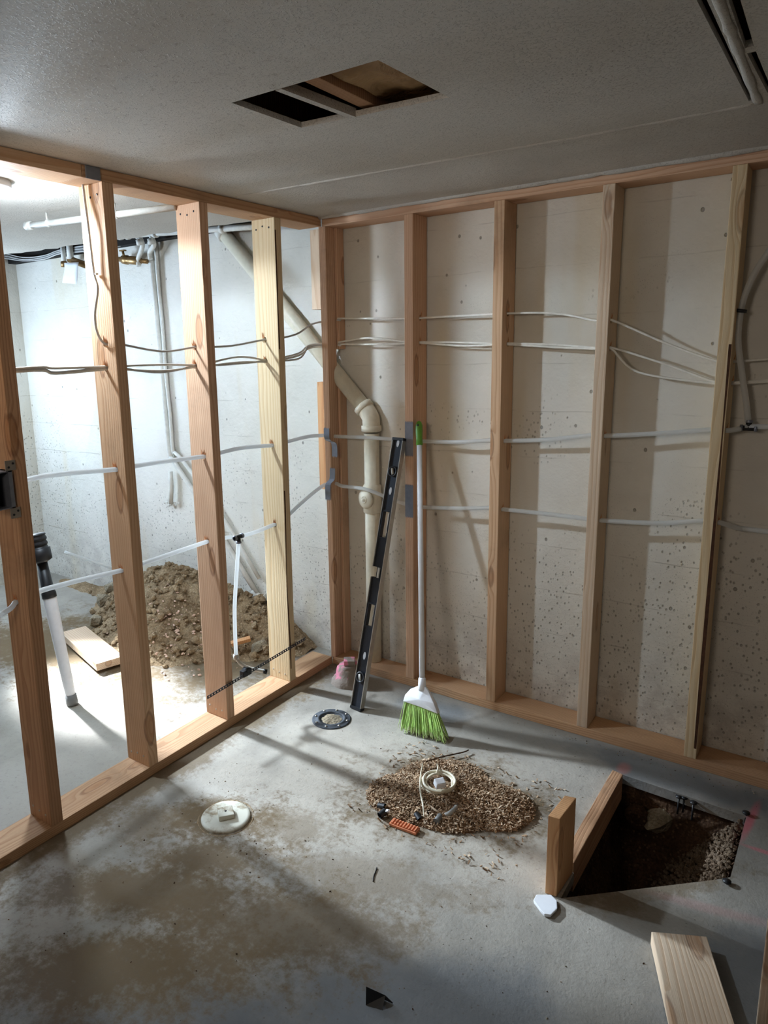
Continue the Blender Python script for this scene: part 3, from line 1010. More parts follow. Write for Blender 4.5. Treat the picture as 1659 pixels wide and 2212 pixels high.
# ------------------------------------------------------------------ left room services
def vb(u, v, y=.1): return at_y(u, v, y)
c1 = [vb(322, 505), vb(331, 600), vb(342, 720), vb(350, 800), vb(362, 940), vb(368, 985)]
pipe('conduit', c1 + [vb(374, 995), vb(440, 1095), vb(555, 1282)], .015, WPIPE, 'thick painted pipe coming down the concrete wall then slanting to the right', 'pipe', sm=True, k=3)
pipe('conduit', [vb(336, 520, .1), vb(343, 620, .104), vb(351, 700, .104), vb(358, 800, .104), vb(368, 900, .104), vb(374, 975, .104), vb(386, 985, .104), vb(465, 1090, .104), vb(560, 1250, .104)], .011, WPIPE, 'thin painted pipe close beside the thick one on the concrete wall', 'pipe', k=3)
cs = empty('broken_conduit', vb(366, 1060)); tag(cs, 'broken painted conduit stub on the wall behind the studs', 'pipe')
bm = B(); tube(bm, [vb(368, 1018, .09), vb(370, 1050, .09), vb(369, 1088, .09)], .014, 12); obj('stub', bm, WPIPE, cs)
bm = B()
for k in range(9):
    a = vb(355 + k * 4, 1083 + random.uniform(-3, 8), .105); tube(bm, [a, a + Vector((random.uniform(-.02, .02), -.006, random.uniform(-.02, .01)))], .005, 6)
obj('crumbling_mortar', bm, WPIPE, cs)
# elbow end of slanted conduit
ee = empty('pipe_elbow', vb(555, 1285)); tag(ee, 'painted elbow at the low end of the slanting pipe, above the dirt', 'pipe fitting')
bm = B(); P = [vb(548, 1275), vb(560, 1290), vb(575, 1290)]; tube(bm, catmull(P, 5), .018, 16); obj('elbow_body', bm, WPIPE, ee)
# ceiling pipes
zt = 2.075
a = at_z(58, 488, zt); b = at_z(380, 447, zt)
cp = empty('ceiling_pipe', a); tag(cp, 'white painted pipe run under the ceiling of the left room', 'pipe')
bm = B(); tube(bm, [a, a.lerp(b, .5), b], .013, 14); obj('pipe_run', bm, WPIPE, cp)
bm = B(); dd = (b - a).normalized(); lathe(bm, a - dd * .004, dd, [(0, 0), (.017, .0), (.018, .03), (.013, .032)], 18); obj('end_cap', bm, WPIPE, cp)
for k in (.15, .62):
    bm = B(); q = a.lerp(b, k); lathe(bm, q, dd, [(.013, 0), (.016, .001), (.016, .012), (.013, .013)], 18); tube(bm, [q, q + Vector((0, 0, H - zt))], .004, 6); obj('pipe_strap', bm, WPIPE, cp)
a = vb(250, 510, .0); b = vb(505, 492, .0)
hp = empty('header_pipe', a); tag(hp, 'white painted header pipe along the top of the concrete wall', 'pipe')
bm = B(); tube(bm, [a + (a - b) * .5, a, b, b + (b - a) * .3], .016, 16); obj('pipe_run', bm, WPIPE, hp)
dd = (b - a).normalized()
for q in (258, 276, 300, 340, 480):
    c = a.lerp(b, (q - 250) / 255); bm = B(); lathe(bm, c, dd, [(.016, 0), (.023, .002), (.023, .022), (.016, .024)], 18); obj('coupling', bm, WPIPE, hp)
for (q, e) in (((300, 508), (300, 575)), ((325, 506), (325, 560))):
    bm = B(); s0 = vb(*q, .0); s1 = vb(*e, .06); tube(bm, catmull([s0, s0 + Vector((0, .02, -.05)), s1 + Vector((0, 0, .04)), s1], 5), .013, 14)
    dpipe = obj('branch_pipe', bm, WPIPE, hp)
    bm = B(); lathe(bm, s0 + Vector((0, .0, -.02)), (0, .2, -1), [(.013, 0), (.020, .002), (.020, .03), (.013, .032)], 16); obj('branch_collar', bm, WPIPE, dpipe)
# brass valve
vl = empty('brass_valve', vb(290, 563, .08)); tag(vl, 'tarnished brass valve on the concrete wall beside the second stud from the left', 'valve')
a = vb(258, 560, .07); b = vb(318, 565, .07); dd = (b - a).normalized(); L = (b - a).length
bm = B(); lathe(bm, a, dd, [(0, 0), (.014, 0), (.014, L * .12), (.024, L * .14), (.026, L * .3), (.019, L * .34), (.023, L * .42), (.023, L * .72), (.012, L * .76), (.012, L), (0, L)], 24); obj('valve_body', bm, BRASS, vl)
bm = B(); q = a + dd * L * .2; tube(bm, [q, q + Vector((0, -.01, .045))], .007, 10); box(bm, q + Vector((-.02, -.02, .045)), q + Vector((.02, 0, .052))); obj('valve_handle', bm, BRASS, vl)
# left valve assembly with paper tag
va = empty('shutoff_valve', vb(140, 560, .06)); tag(va, 'painted shut-off valve hanging from the gap above the left wall', 'valve')
bm = B(); a = vb(134, 520, .03); b = vb(139, 575, .03); tube(bm, [a, b], .014, 14); tube(bm, [vb(150, 518, .04), vb(152, 560, .04)], .02, 14); obj('valve_stem', bm, WPIPE, va)
bm = B(); lathe(bm, b + Vector((0, 0, -.005)), (0, 0, 1), [(0, 0), (.02, 0), (.02, .03), (.014, .034)], 16); obj('valve_nut', bm, BRASS, va)
bm = B(); tube(bm, [vb(150, 560, .05), vb(200, 578, .05)], .02, 14); obj('valve_arm', bm, BRASS, va)
bm = B(); q = [at_y(139, 568, .0), at_y(171, 566, .0), at_y(165, 614, -.01), at_y(136, 611, -.01)]
N = 6
rows = []
for i in range(N + 1):
    t = i / N
    l_, r2 = q[0].lerp(q[3], t), q[1].lerp(q[2], t)
    rows.append([bm.verts.new(l_.lerp(r2, s_ / 4) + Vector((0, math.sin(t * 5 + s_) * .004, 0))) for s_ in range(5)])
for i in range(N):
    for s_ in range(4): bm.faces.new([rows[i][s_], rows[i][s_ + 1], rows[i + 1][s_ + 1], rows[i + 1][s_]])
o = obj('paper_tag', bm, PAPER, smooth=True); sm = o.modifiers.new('t', 'SOLIDIFY'); sm.thickness = .0006; tag(o, 'white paper tag hanging from the painted shut-off valve', 'tag')
# wire bundle in the gap
for k in range(5):
    P = [at_y(-60, 548 + k * 4, .0), at_y(0, 546 + k * 3, .03), at_y(50, 556 + k * 2 + random.uniform(-2, 2), .03), at_y(95, 552 + k * 2, .04), at_y(130, 540 + k * 2, .05), at_y(190, 530 + k * 3, .06), at_y(260, 524 + k * 2, .07)]
    pipe('old_cable', P, .0036, GREYP if k % 2 else GREYW, ['old cable along the ceiling gap of the left room, topmost of the bundle', 'old cable along the ceiling gap of the left room, second from the top', 'old cable along the ceiling gap of the left room, middle strand', 'old cable along the ceiling gap of the left room, second from the bottom', 'old cable along the ceiling gap of the left room, lowest strand'][k], 'cable', 'old cables bundled in the ceiling gap', n=6)

# window out of view on the left wall and lamp holder
bm = B(); y0w, y1w, z0w, z1w = -1.25, -.65, 1.3, 1.85
x = -2.645
for a, b in (((x - .01, y0w - .05, z0w - .05), (x + .02, y0w, z1w + .05)), ((x - .01, y1w, z0w - .05), (x + .02, y1w + .05, z1w + .05)), ((x - .01, y0w, z0w - .05), (x + .02, y1w, z0w)), ((x - .01, y0w, z1w), (x + .02, y1w, z1w + .05))):
    box(bm, a, b)
wf = obj('window_1', bm, WPIPE); tag(wf, kind='structure')
lh = empty('ceiling_lamp', (BULB.x, BULB.y, H)); tag(lh, 'round lit lamp flat on the left room ceiling, cut off by the left frame edge', 'lamp')
bm = B(); lathe(bm, (BULB.x, BULB.y, H), (0, 0, -1), [(0, 0), (.075, .0), (.075, .022), (.066, .026), (.064, .020), (0, .020)], 36); obj('lamp_base', bm, WHITEP, lh)
LM = NT('lit_diffuser'); LM.b.inputs['Emission Color'].default_value = (.85, .94, 1, 1); LM.b.inputs['Emission Strength'].default_value = 9
bm = B(); lathe(bm, (BULB.x, BULB.y, H - .0205), (0, 0, -1), [(.0635, 0), (.06, .010), (.03, .016), (0, .017)], 36); obj('diffuser', bm, LM.m, lh)


# ------------------------------------------------------------------ left room floor things
# dirt mound against the concrete wall
def hpile(x, y):
    h = 0
    for (cx, cy, rx, ry, hh) in ((-1.12, -.05, .42, .40, .33), (-.72, -.02, .36, .34, .22), (-.45, .05, .28, .25, .12), (-1.5, -.02, .35, .22, .13), (-.95, -.35, .36, .26, .12), (-2.1, .05, .6, .12, .06), (-.36, .08, .25, .16, .05)):
        d = math.hypot((x - cx) / rx, (y - cy) / ry)
        h = max(h, hh * max(0, 1 - d) ** .8 if d < 1 else 0) if False else h + hh * math.exp(-d * d * 1.9)
    return h


bm = B(); NX, NY = 190, 75
g = {}
for i in range(NX + 1):
    for j in range(NY + 1):
        x = -2.5 + 2.32 * i / NX; y = -.80 + .921 * j / NY
        h = hpile(x, y)
        p = Vector((x, y, 0))
        nz = noise.noise(p * 9) * .035 + noise.noise(p * 26) * .022 + noise.noise(p * 60) * .012
        z = h - .035 + nz * min(1, h * 10)
        g[i, j] = bm.verts.new((x, y, z if z > -.004 else -.004))
for i in range(NX):
    for j in range(NY):
        q = [g[i, j], g[i + 1, j], g[i + 1, j + 1], g[i, j + 1]]
        if max(v.co.z for v in q) > -.0039: bm.faces.new(q)
o = obj('dirt_mound', bm, DIRT, smooth=True); tag(o, 'mound of brown excavated dirt against the wall behind the left studs', 'dirt', kind='stuff')


def rockbm(bm, c, s, seed, sq=(1, 1, 1), sub=1, mi=0):
    r = bmesh.ops.create_icosphere(bm, subdivisions=sub, radius=1)
    rnd = random.Random(seed)
    rot = Matrix.Rotation(rnd.uniform(0, 6.3), 3, 'Z') @ Matrix.Rotation(rnd.uniform(0, 6.3), 3, 'X')
    for v in r['verts']:
        q = v.co.copy()
        k = 1 + .55 * noise.noise(q * 1.3 + Vector((seed * 3.1, 0, 0)))
        q = Vector((q.x * sq[0], q.y * sq[1], q.z * sq[2])) * k * s
        v.co = rot @ q + Vector(c)
    for f in {f for v in r['verts'] for f in v.link_faces}: f.material_index = mi


bm = B(); rnd = random.Random(3)
cnt = 0
while cnt < 900:
    x = rnd.uniform(-2.0, -.2); y = rnd.uniform(-.72, .1)
    h = hpile(x, y)
    if h < .03 or (h < .06 and rnd.random() < .6): continue
    s_ = rnd.choice([.006, .008, .01, .012, .016, .024]) * rnd.uniform(.7, 1.3)
    rockbm(bm, (x, y, h - .03 + s_ * .3), s_, cnt, (1, .8, .7), 1); cnt += 1
o = obj('dirt_clods', bm, DIRT); tag(o, 'small loose clods and gravel strewn over the dirt mound', 'gravel', kind='stuff')
bm = B(); cnt = 0
while cnt < 160:
    x = rnd.gauss(-.75, .16); y = rnd.gauss(-.33, .1)
    s_ = rnd.uniform(.004, .012)
    rockbm(bm, (x, y, max(hpile(x, y) - .03, 0) + s_ * .4), s_, cnt, (1, .5, .6), 1); cnt += 1
o = obj('pale_chips', bm, plain('pinkish_chips', lin(222, 190, 170), .8, var=.2)); tag(o, 'pale pinkish wood and mortar chips at the foot of the dirt mound', 'chips', kind='stuff')
for (px, z, s_, lab) in (((222, 1298), .05, .055, 'tan broken concrete lump at the left end of the dirt mound'), ((206, 1342), .04, .050, 'grey concrete lump nearest the plank in the left room'),
                      ((245, 1270), .09, .06, 'pale clod half hidden behind the second stud from the left'), ((540, 1345), .09, .05, 'clod on the dirt mound beside the short drop tube'), ((560, 1395), .05, .045, 'small clod at the right foot of the dirt mound')):
    c = at_z(*px, z); bm = B(); rockbm(bm, (0, 0, 0), s_, int(px[0]), (1.1, .8, .75), 1)
    o = obj('concrete_lump', bm, ROCK); o.location = c; tag(o, lab, 'lump', 'broken lumps by the dirt mound')
# wood scrap on the mound
c = at_z(520, 1385, .10)
bm = B(); box(bm, (-.012, -.05, -.01), (.012, .05, .01)); bevel(bm, .001)
o = obj('wood_scrap', bm, WOODS['orange']); o.location = c; o.rotation_euler = (.2, .3, -.7); tag(o, 'short splintered wood scrap lying on the dirt mound', 'wood scrap')
# plank lying on the dirt
q = [at_z(130, 1366, .055), at_z(172, 1349, .055), at_z(257, 1412, .055), at_z(203, 1436, .055)]
Lx = ((q[3] - q[0]) + (q[2] - q[1])) * .5; Lw = ((q[1] - q[0]) + (q[2] - q[3])) * .5
bm = B(); ln, w = Lx.length, Lw.length; box(bm, (0, 0, 0), (w, .038, ln)); bevel(bm, .0025)
o = obj('plank', bm, WOODS['pale']); ez = Lx.normalized(); ey = Vector((0, 0, 1)); ex = ey.cross(ez); sgn = 1 if ex.dot(Lw) > 0 else -1
M = Matrix((ex, ey, ez)).transposed().to_4x4()
o.matrix_world = Matrix.Translation((q[0] if sgn > 0 else q[1]) - Vector((0, 0, .038))) @ M
tag(o, 'short dusty plank lying flat beside the dirt mound in the left room', 'plank')
# white pole with black top
b0 = at_z(157, 1522, .0); t_mid = at_x(93, 1290, -.80); 
tp = at_x(78, 1155, -.86)
ax = (tp - b0).normalized(); L = (tp - b0).length
pl = empty('support_pole', b0); tag(pl, 'white telescopic pole with a black ribbed head leaning behind the left studs', 'pole')
def alongp(v):   # fraction for photo row v
    lo_, hi_ = 0., 1.4
    for _ in range(40):
        m_ = (lo_ + hi_) / 2; P = b0 + (tp - b0) * m_ - CP; vv = PY + F_ * P.dot(d_) / P.dot(f_)
        if vv > v: lo_ = m_
        else: hi_ = m_
    return L * lo_
s1, s2, s3, s4 = alongp(1500), alongp(1290), alongp(1215), alongp(1185)
bm = B(); lathe(bm, b0, ax, [(0, .0), (.024, 0), (.026, .01), (.025, s1), (.0, s1 + .001)], 24); foot_ = obj('grey_foot', bm, GREYP, pl)
bm = B(); lathe(bm, b0, ax, [(.021, s1), (.023, s1 + .05), (.029, s2)], 24); obj('white_shaft', bm, WHITEP, pl)
bm = B(); lathe(bm, b0, ax, [(.0, s2 - .002), (.031, s2 - .001), (.031, s2 + .02), (.027, s2 + .03), (.022, s3), (.0, s3 + .001)], 24); obj('black_sleeve', bm, BLACKP, pl)
bm = B(); prof = [(0, s3), (.022, s3), (.046, s3 + .012), (.046, s4)]
k = s4
while k < L:
    prof += [(.040, k + .002), (.036, k + .010), (.036, k + .014), (.040, k + .016)]; k += .022
prof += [(.036, k), (0, k + .001)]
lathe(bm, b0, ax, prof, 24); obj('ribbed_head', bm, BLACKP, pl)
bm = B(); P = [at_y(140, 1192, .0), at_y(196, 1212, .0), at_y(250, 1228, .0)]; 
pipe('loose_tube', [at_x(140, 1192, -1.6), at_x(196, 1211, -1.55), at_x(245, 1228, -1.5)], .008, PEXM, 'loose white tube end sticking out behind the second stud', 'water tube', n=10)
bm.free()

# ------------------------------------------------------------------ main room floor things
# closet flange
c = at_z(716, 1554, 0)
cf = empty('closet_flange', c); tag(cf, 'black round toilet flange set in the floor left of the level\'s foot', 'pipe flange')
R_ = .083
bm = B(); lathe(bm, c, (0, 0, 1), [(0, .0006), (.050, .0008), (.050, .002), (.053, .007), (.060, .008), (.062, .005), (.078, .005), (R_, .003), (R_, -.001)], 48); obj('flange_ring', bm, plain('dusty_black_plastic', lin(62, 66, 72), .7, var=.35, bump=.001), cf)
for k in range(8):
    an = k * math.pi / 4 + .3; q = c + Vector((math.cos(an), math.sin(an), 0)) * .070 + Vector((0, 0, .005))
    bm = B(); lathe(bm, q, (0, 0, 1), [(0, 0), (.005, 0), (.005, .003), (0, .0035)], 8); obj('bolt_head', bm, NAILM, cf)
bm = B(); lathe(bm, c + Vector((0, 0, -.012)), (0, 0, 1), [(.044, .013), (.03, .018), (.01, .022), (0, .022)], 32)
for v in bm.verts: v.co += Vector((noise.noise(v.co * 60), noise.noise(v.co * 55 + Vector((5, 5, 5))), noise.noise(v.co * 70))) * .004
obj('debris_plug', bm, ROCK, cf)
# cleanout disc
c = at_z(488, 1766, .0)
co = empty('cleanout_cover', c); tag(co, 'round white cleanout cap with a raised square nut, set in the floor at left', 'cleanout cap')
CAPM = NT('muddy_white_cap', .5); CAPM.col(CAPM.mix(CAPM.ramp(CAPM.noise(14, 5, .7), .46, .66), lin(212, 210, 196), lin(146, 128, 100))); CAPM = CAPM.m
bm = B(); lathe(bm, c, (0, 0, 1), [(.083, -.005), (.083, .004), (.080, .008), (.072, .009), (0, .008)], 56); obj('cap_disc', bm, CAPM, co)
bm = B(); an = math.radians(52)
M = Matrix.Translation(c + Vector((0, 0, .008))) @ Matrix.Rotation(an, 4, 'Z')
box(bm, (-.026, -.026, 0), (.026, .026, .017)); bevel(bm, .003); bmesh.ops.transform(bm, matrix=M, verts=bm.verts); nut = obj('square_nut', bm, CAPM, co)
bm = B(); lathe(bm, c + Vector((0, 0, .025)), (0, 0, 1), [(0, 0), (.004, 0), (.004, .0008), (0, .001)], 10); obj('centre_dimple', bm, BLACKP, nut)
bm = B(); lathe(bm, c, (0, 0, 1), [(.085, -.004), (.093, .001), (.097, -.001), (.097, -.006)], 56)
for v in bm.verts: v.co.z += .002 * noise.noise(v.co * 40)
obj('mortar_rim', bm, DIRT, co)
# capped stub behind the level
c = Vector((.185, -.115, 0))
cs = empty('pipe_stub', c); tag(cs, 'concrete-caked pipe stub with a square plug and pink paint, behind the level\'s foot', 'pipe stub')
bm = B(); lathe(bm, c, (0, 0, 1), [(.088, -.002), (.082, .02), (.064, .034), (.062, .06), (.058, .075), (.050, .080), (.048, .088), (0, .089)], 40)
for v in bm.verts: v.co += Vector((noise.noise(v.co * 25), noise.noise(v.co * 22 + Vector((3, 3, 3))), 0)) * .008
obj('caked_pipe', bm, PINK, cs)
bm = B(); M = Matrix.Translation(c + Vector((0, 0, .088))) @ Matrix.Rotation(.6, 4, 'Z'); box(bm, (-.026, -.026, 0), (.026, .026, .026)); bevel(bm, .003); bmesh.ops.transform(bm, matrix=M, verts=bm.verts); obj('square_plug', bm, PINK, cs)

# spirit level
fl_, fm_, fr_ = at_z(756, 1530), at_z(774, 1537), at_z(783, 1534)
tl_ = at_y(848, 946, -.016)
face = Vector((.055, -.006, 0)).normalized(); FW = .058; TH = .026
Zl = (tl_ - fl_); LL = Zl.length; Zl.normalize()
face = (face - Zl * face.dot(Zl)).normalized(); nrm = Zl.cross(face).normalized()
if nrm.y > 0: nrm = -nrm     # towards the room
lv = empty('spirit_level', fl_); tag(lv, 'long black and aluminium spirit level leaning in the corner on the broom\'s stud', 'spirit level')
def LP(a, s, d): return fl_ + face * (a * FW) + Zl * s - nrm * (d * TH) + Vector((0, 0, .004))
def lbox(bm, a0, a1, s0, s1, d0, d1): hexa(bm, [LP(a0, s0, d0), LP(a1, s0, d0), LP(a1, s0, d1), LP(a0, s0, d1), LP(a0, s1, d0), LP(a1, s1, d0), LP(a1, s1, d1), LP(a0, s1, d1)])
def lfrac(v):
    lo_, hi_ = 0., 1.
    for _ in range(40):
        m_ = (lo_ + hi_) / 2; P = LP(.4, LL * m_, 0) - CP
        if PY + F_ * P.dot(d_) / P.dot(f_) > v: lo_ = m_
        else: hi_ = m_
    return LL * lo_
wins = [(lfrac(1352), lfrac(1305)), (lfrac(1160), lfrac(1105))]
notch = (lfrac(1247), lfrac(1225))
segs = [0, wins[0][0], wins[0][1], notch[0], notch[1], wins[1][0], wins[1][1], LL]
bm = B()
# edge flanges
lbox(bm, 0, .06, 0, notch[0], 0, 1); lbox(bm, 0, .06, notch[1], LL, 0, 1)
lbox(bm, .94, 1, 0, LL, 0, 1)
for sm_ in bm.faces: pass
obj('edge_rails', bm, ALU, lv)
bm = B()
lbox(bm, .06, .94, 0, wins[0][0], .3, .7)
lbox(bm, .06, .94, wins[0][1], notch[0], .3, .7)
lbox(bm, .38, .94, notch[0], notch[1], .3, .7)
lbox(bm, .06, .94, notch[1], wins[1][0], .3, .7)
lbox(bm, .06, .94, wins[1][1], LL, .3, .7)
for a, b in wins:
    lbox(bm, .06, .20, a, b, .08, .92); lbox(bm, .80, .94, a, b, .08, .92)
    lbox(bm, .06, .94, a - .006, a, .15, .85); lbox(bm, .06, .94, b, b + .006, .15, .85)
obj('web', bm, LEVELB, lv)
bm = B()
lbox(bm, -.01, 1.01, 0, .012, -.02, 1.02); lbox(bm, -.01, 1.01, LL - .012, LL, -.02, 1.02)
obj('end_caps', bm, BLACKP, lv)
for v_ in (1462, 1018):
    s_ = lfrac(v_); c = LP(.5, s_, .12)
    bm = B(); lathe(bm, c, nrm, [(.021, 0), (.024, .001), (.024, .005), (.018, .006), (.018, .001), (0, .001)], 28); vr = obj('vial_ring', bm, BLACKP, lv)
    bm = B(); tube(bm, [c + nrm * .004 - Zl * .013 + face * .004, c + nrm * .004 + Zl * .013 - face * .004], .0055, 12); obj('vial', bm, plain('vial_glass', lin(196, 196, 190), .2), vr)
s_ = sum(notch) / 2; bm = B(); c = LP(.62, s_, .28); tube(bm, [c - Zl * .022 + nrm * .003, c + Zl * .022 + nrm * .003], .006, 12); obj('centre_vial', bm, plain('vial_glass_2', lin(206, 206, 200), .2), lv)
for v_ in (1416, 1060, 957):
    s_ = lfrac(v_); c = LP(.5, s_, .29); bm = B()
    N = 12; vs_ = [bm.verts.new(c + face * (.007 * math.cos(k * 2 * math.pi / N)) + Zl * (.017 * math.sin(k * 2 * math.pi / N)) + nrm * .001) for k in range(N)]
    bm.faces.new(vs_)
    r = bmesh.ops.extrude_face_region(bm, geom=bm.faces[:]); bmesh.ops.translate(bm, verts=[v for v in r['geom'] if isinstance(v, bmesh.types.BMVert)], vec=-nrm * .001)
    obj('silver_leaf_emblem', bm, plain('silver_print', lin(200, 204, 208), .5), lv)
for (a, b) in wins:
    bm = B(); P = [LP(.66, a + (b - a) * t, .5) + face * (.002 * math.sin(t * 14)) for t in [k / 12 for k in range(13)]]; tube(bm, P, .004, 8); obj('grip_lip', bm, ALU, lv)

# broom
btop = Vector((.50, .008, 0)); btop = at_y(905, 908, .022)
bl = at_z(866, 1574, .004); br = at_z(965, 1602, .004)
bmid = bl.lerp(br, .5)
hx_ = at_y(913, 1487, 0)
pn = (br - bl).cross(btop - bmid).normalized()
def BP(u, v, off=0.): return on(u, v, pn, bmid) + pn * off
if pn.y > 0: pn = -pn
br_ = empty('broom', bmid); tag(br_, 'white-handled broom with lime green bristles leaning on a wall stud', 'broom')
g0, g1 = BP(906, 962), BP(905, 909)
hb = BP(912, 1488)
bm = B(); tube(bm, [hb, g0], .0115, 18); obj('handle', bm, WHITEP, br_)
bm = B(); dd = (g1 - g0).normalized(); Lg = (g1 - g0).length
lathe(bm, g0, dd, [(.0115, 0), (.0145, .002), (.0135, Lg * .3), (.0155, Lg * .6), (.015, Lg * .8), (.010, Lg * .95), (0, Lg)], 20); gr = obj('green_grip', bm, GREENP, br_)
bm = B(); q = g1 - dd * .022 - pn * .0; lathe(bm, q + pn * .0115, pn, [(0, 0), (.005, 0), (.005, .004), (0, .0045)], 12); obj('hang_hole', bm, BLACKP, gr)
# head shell
hl = [(905, 1481), (888, 1488), (878, 1500), (874, 1514), (910, 1526), (948, 1541), (940, 1518), (928, 1495), (920, 1484), (912, 1482)]
bm = B(); cc = BP(911, 1510)
ring_f = [bm.verts.new(BP(u, v) + pn * (.008 if v < 1500 else .015)) for u, v in hl]
ring_b = [bm.verts.new(BP(u, v) - pn * (.008 if v < 1500 else .015)) for u, v in hl]
cf_, cb_ = bm.verts.new(cc + pn * .021), bm.verts.new(cc - pn * .021)
k = len(hl)
for i in range(k):
    j = (i + 1) % k
    bm.faces.new([ring_f[i], ring_f[j], cf_]); bm.faces.new([ring_b[j], ring_b[i], cb_]); bm.faces.new([ring_f[j], ring_f[i], ring_b[i], ring_b[j]])
bmesh.ops.recalc_face_normals(bm, faces=bm.faces)
bevel(bm, .002, 2)
obj('broom_head', bm, WHITEP, br_, smooth=True)
bm = B(); dd = (hb - g0).normalized(); lathe(bm, hb - dd * .045, dd, [(.0125, 0), (.015, .003), (.017, .05), (0, .051)], 20); obj('socket', bm, WHITEP, br_)
bm = B(); rnd = random.Random(5)
for k in range(520):
    t = rnd.random(); off = rnd.uniform(-1, 1)
    a = BP(876 + t * 70, 1513 + t * 27) + pn * off * .012
    b = bl.lerp(br, min(1.02, max(-.04, t + rnd.uniform(-.035, .035)))) + pn * (off * .026 + rnd.uniform(-.004, .004))
    b.z = max(.001, rnd.uniform(-.002, .02)) 
    b = b + (a - b) * rnd.uniform(0, .06); b.z = max(b.z, .001)
    m_ = a.lerp(b, .55) + pn * rnd.uniform(-.004, .004)
    pts_ = [a, m_, a.lerp(b, .85) + pn * rnd.uniform(-.002, .002), b]
    tube(bm, pts_[:3], .0013, 4, 0, caps=False)
    tube(bm, pts_[2:], [.0013, .0008], 4, 1 if rnd.random() < .5 else 0, caps=False)
o = obj('bristles', bm, [BRIST, BRISTT], br_); o['kind'] = 'stuff'

# debris pile
def hdeb(x, y):
    h = 0
    for (cx, cy, rx, ry, a, hh) in ((.99, -.66, .20, .16, .5, .040), (.88, -.72, .16, .13, .4, .030), (1.12, -.62, .13, .12, .4, .03), (.90, -.56, .15, .10, .6, .022), (1.03, -.74, .14, .08, .5, .028)):
        dx, dy = x - cx, y - cy
        c_, s_ = math.cos(a), math.sin(a)
        d = math.hypot((dx * c_ + dy * s_) / rx, (-dx * s_ + dy * c_) / ry)
        h = max(h, hh * max(0, 1 - d * d * .8))
    return h


CHIP = [plain('tan_chips', lin(176, 148, 118), .85, var=.25), plain('brown_chips', lin(134, 106, 80), .9, var=.25), plain('pale_chips_wood', lin(196, 174, 148), .85, var=.2)]
bm = B(); g = {}; N = 70
for i in range(N + 1):
    for j in range(N + 1):
        x = .66 + .62 * i / N; y = -.93 + .56 * j / N
        h = hdeb(x, y); g[i, j] = bm.verts.new((x, y, h + noise.noise(Vector((x * 50, y * 50, 1))) * .006 * (h > .004) + noise.noise(Vector((x * 15, y * 15, 1))) * .006 * (h > .004) - .003))
for i in range(N):
    for j in range(N):
        q = [g[i, j], g[i + 1, j], g[i + 1, j + 1], g[i, j + 1]]
        if max(v.co.z for v in q) > -.001: bm.faces.new(q)
rnd = random.Random(11)
for f in bm.faces: f.material_index = 1
cnt = 0
while cnt < 8500:
    x = rnd.uniform(.68, 1.3); y = rnd.uniform(-.93, -.38)
    h = hdeb(x, y)
    if h < .002 and rnd.random() > .02: continue
    a = rnd.uniform(0, 6.3); e = rnd.uniform(-.5, .9)
    L = rnd.uniform(.0025, .0085); w = L * rnd.uniform(.25, .5)
    d = Vector((math.cos(a) * math.cos(e), math.sin(a) * math.cos(e), math.sin(e))) * L
    s_ = Vector((-math.sin(a), math.cos(a), 0)) * w
    c = Vector((x, y, h + rnd.uniform(.0, .006)))
    n_ = d.cross(s_).normalized() * w * .6
    hexa(bm, [c - d - s_, c + d - s_ * .6, c + d + s_ * .6, c - d + s_, c - d - s_ + n_, c + d - s_ * .5 + n_, c + d + s_ * .5 + n_, c - d + s_ + n_], rnd.choice([0, 0, 1, 1, 2]))
    cnt += 1
o = obj('debris_pile', bm, CHIP); tag(o, 'swept pile of brown wood chips and crumbs on the floor in front of the broom', 'debris', kind='stuff')
# scattered crumbs over the floor
bm = B(); rnd = random.Random(21)
for k in range(620):
    if k < 380: x, y = rnd.uniform(.1, 1.9), rnd.uniform(-1.9, -.05)
    elif k < 520: x, y = rnd.gauss(.42, .18), rnd.gauss(-1.2, .12)
    else: x, y = rnd.uniform(.9, 2.0), rnd.uniform(-.06, -.02)
    if 1.38 < x < 1.86 and -.93 < y < -.15: continue
    if x < .02: continue
    rockbm(bm, (x, y, .0005), rnd.choice([.001, .0015, .002, .003]) * rnd.uniform(.7, 1.2), k, (1, .7, .6), 1, rnd.choice([0, 1, 2]))
o = obj('floor_crumbs', bm, [DIRT_D, ROCK, CHIP[1]]); tag(o, 'scattered crumbs and grit on the bare slab', 'grit', kind='stuff')

# white cable coil
c = at_z(948, 1690, .05)
co_ = empty('cable_coil', c); tag(co_, 'coiled cream cable lying on top of the debris pile', 'cable coil')
M = Matrix.Rotation(.12, 3, 'X')
for k, (r0_, dz, w, ex_) in enumerate(((.056, .006, .0045, 0), (.050, .0, .0045, .003), (.058, -.002, .004, -.004), (.046, .003, .0035, .004))):
    P = [c + M @ Vector((math.cos(t) * (r0_ + .003 * math.sin(3 * t + k)) + ex_, math.sin(t) * (r0_ * .95), dz + .002 * math.sin(2 * t + k))) for t in [i * 2 * math.pi / 40 for i in range(41)]]
    bm = B(); tube(bm, P, w, 8, caps=False); obj('coil_turn', bm, CREAM, co_)
bm = B(); P = [at_z(913, 1650, .035), at_z(908, 1680, .05), at_z(908, 1710, .05), at_z(914, 1740, .05), at_z(916, 1765, .03)]; tube(bm, catmull(P, 6), [.002 + .0012 * math.sin(i / 24 * 3.14) for i in range(25)], 8); obj('loose_end', bm, CREAM, co_)
bm = B(); P = [at_z(944, 1672, .06), at_z(946, 1660, .07), at_z(944, 1650, .075)]; tube(bm, P, [.005, .003, .001], 8); obj('loose_end', bm, CREAM, co_)
c2 = at_z(950, 1692, .075)
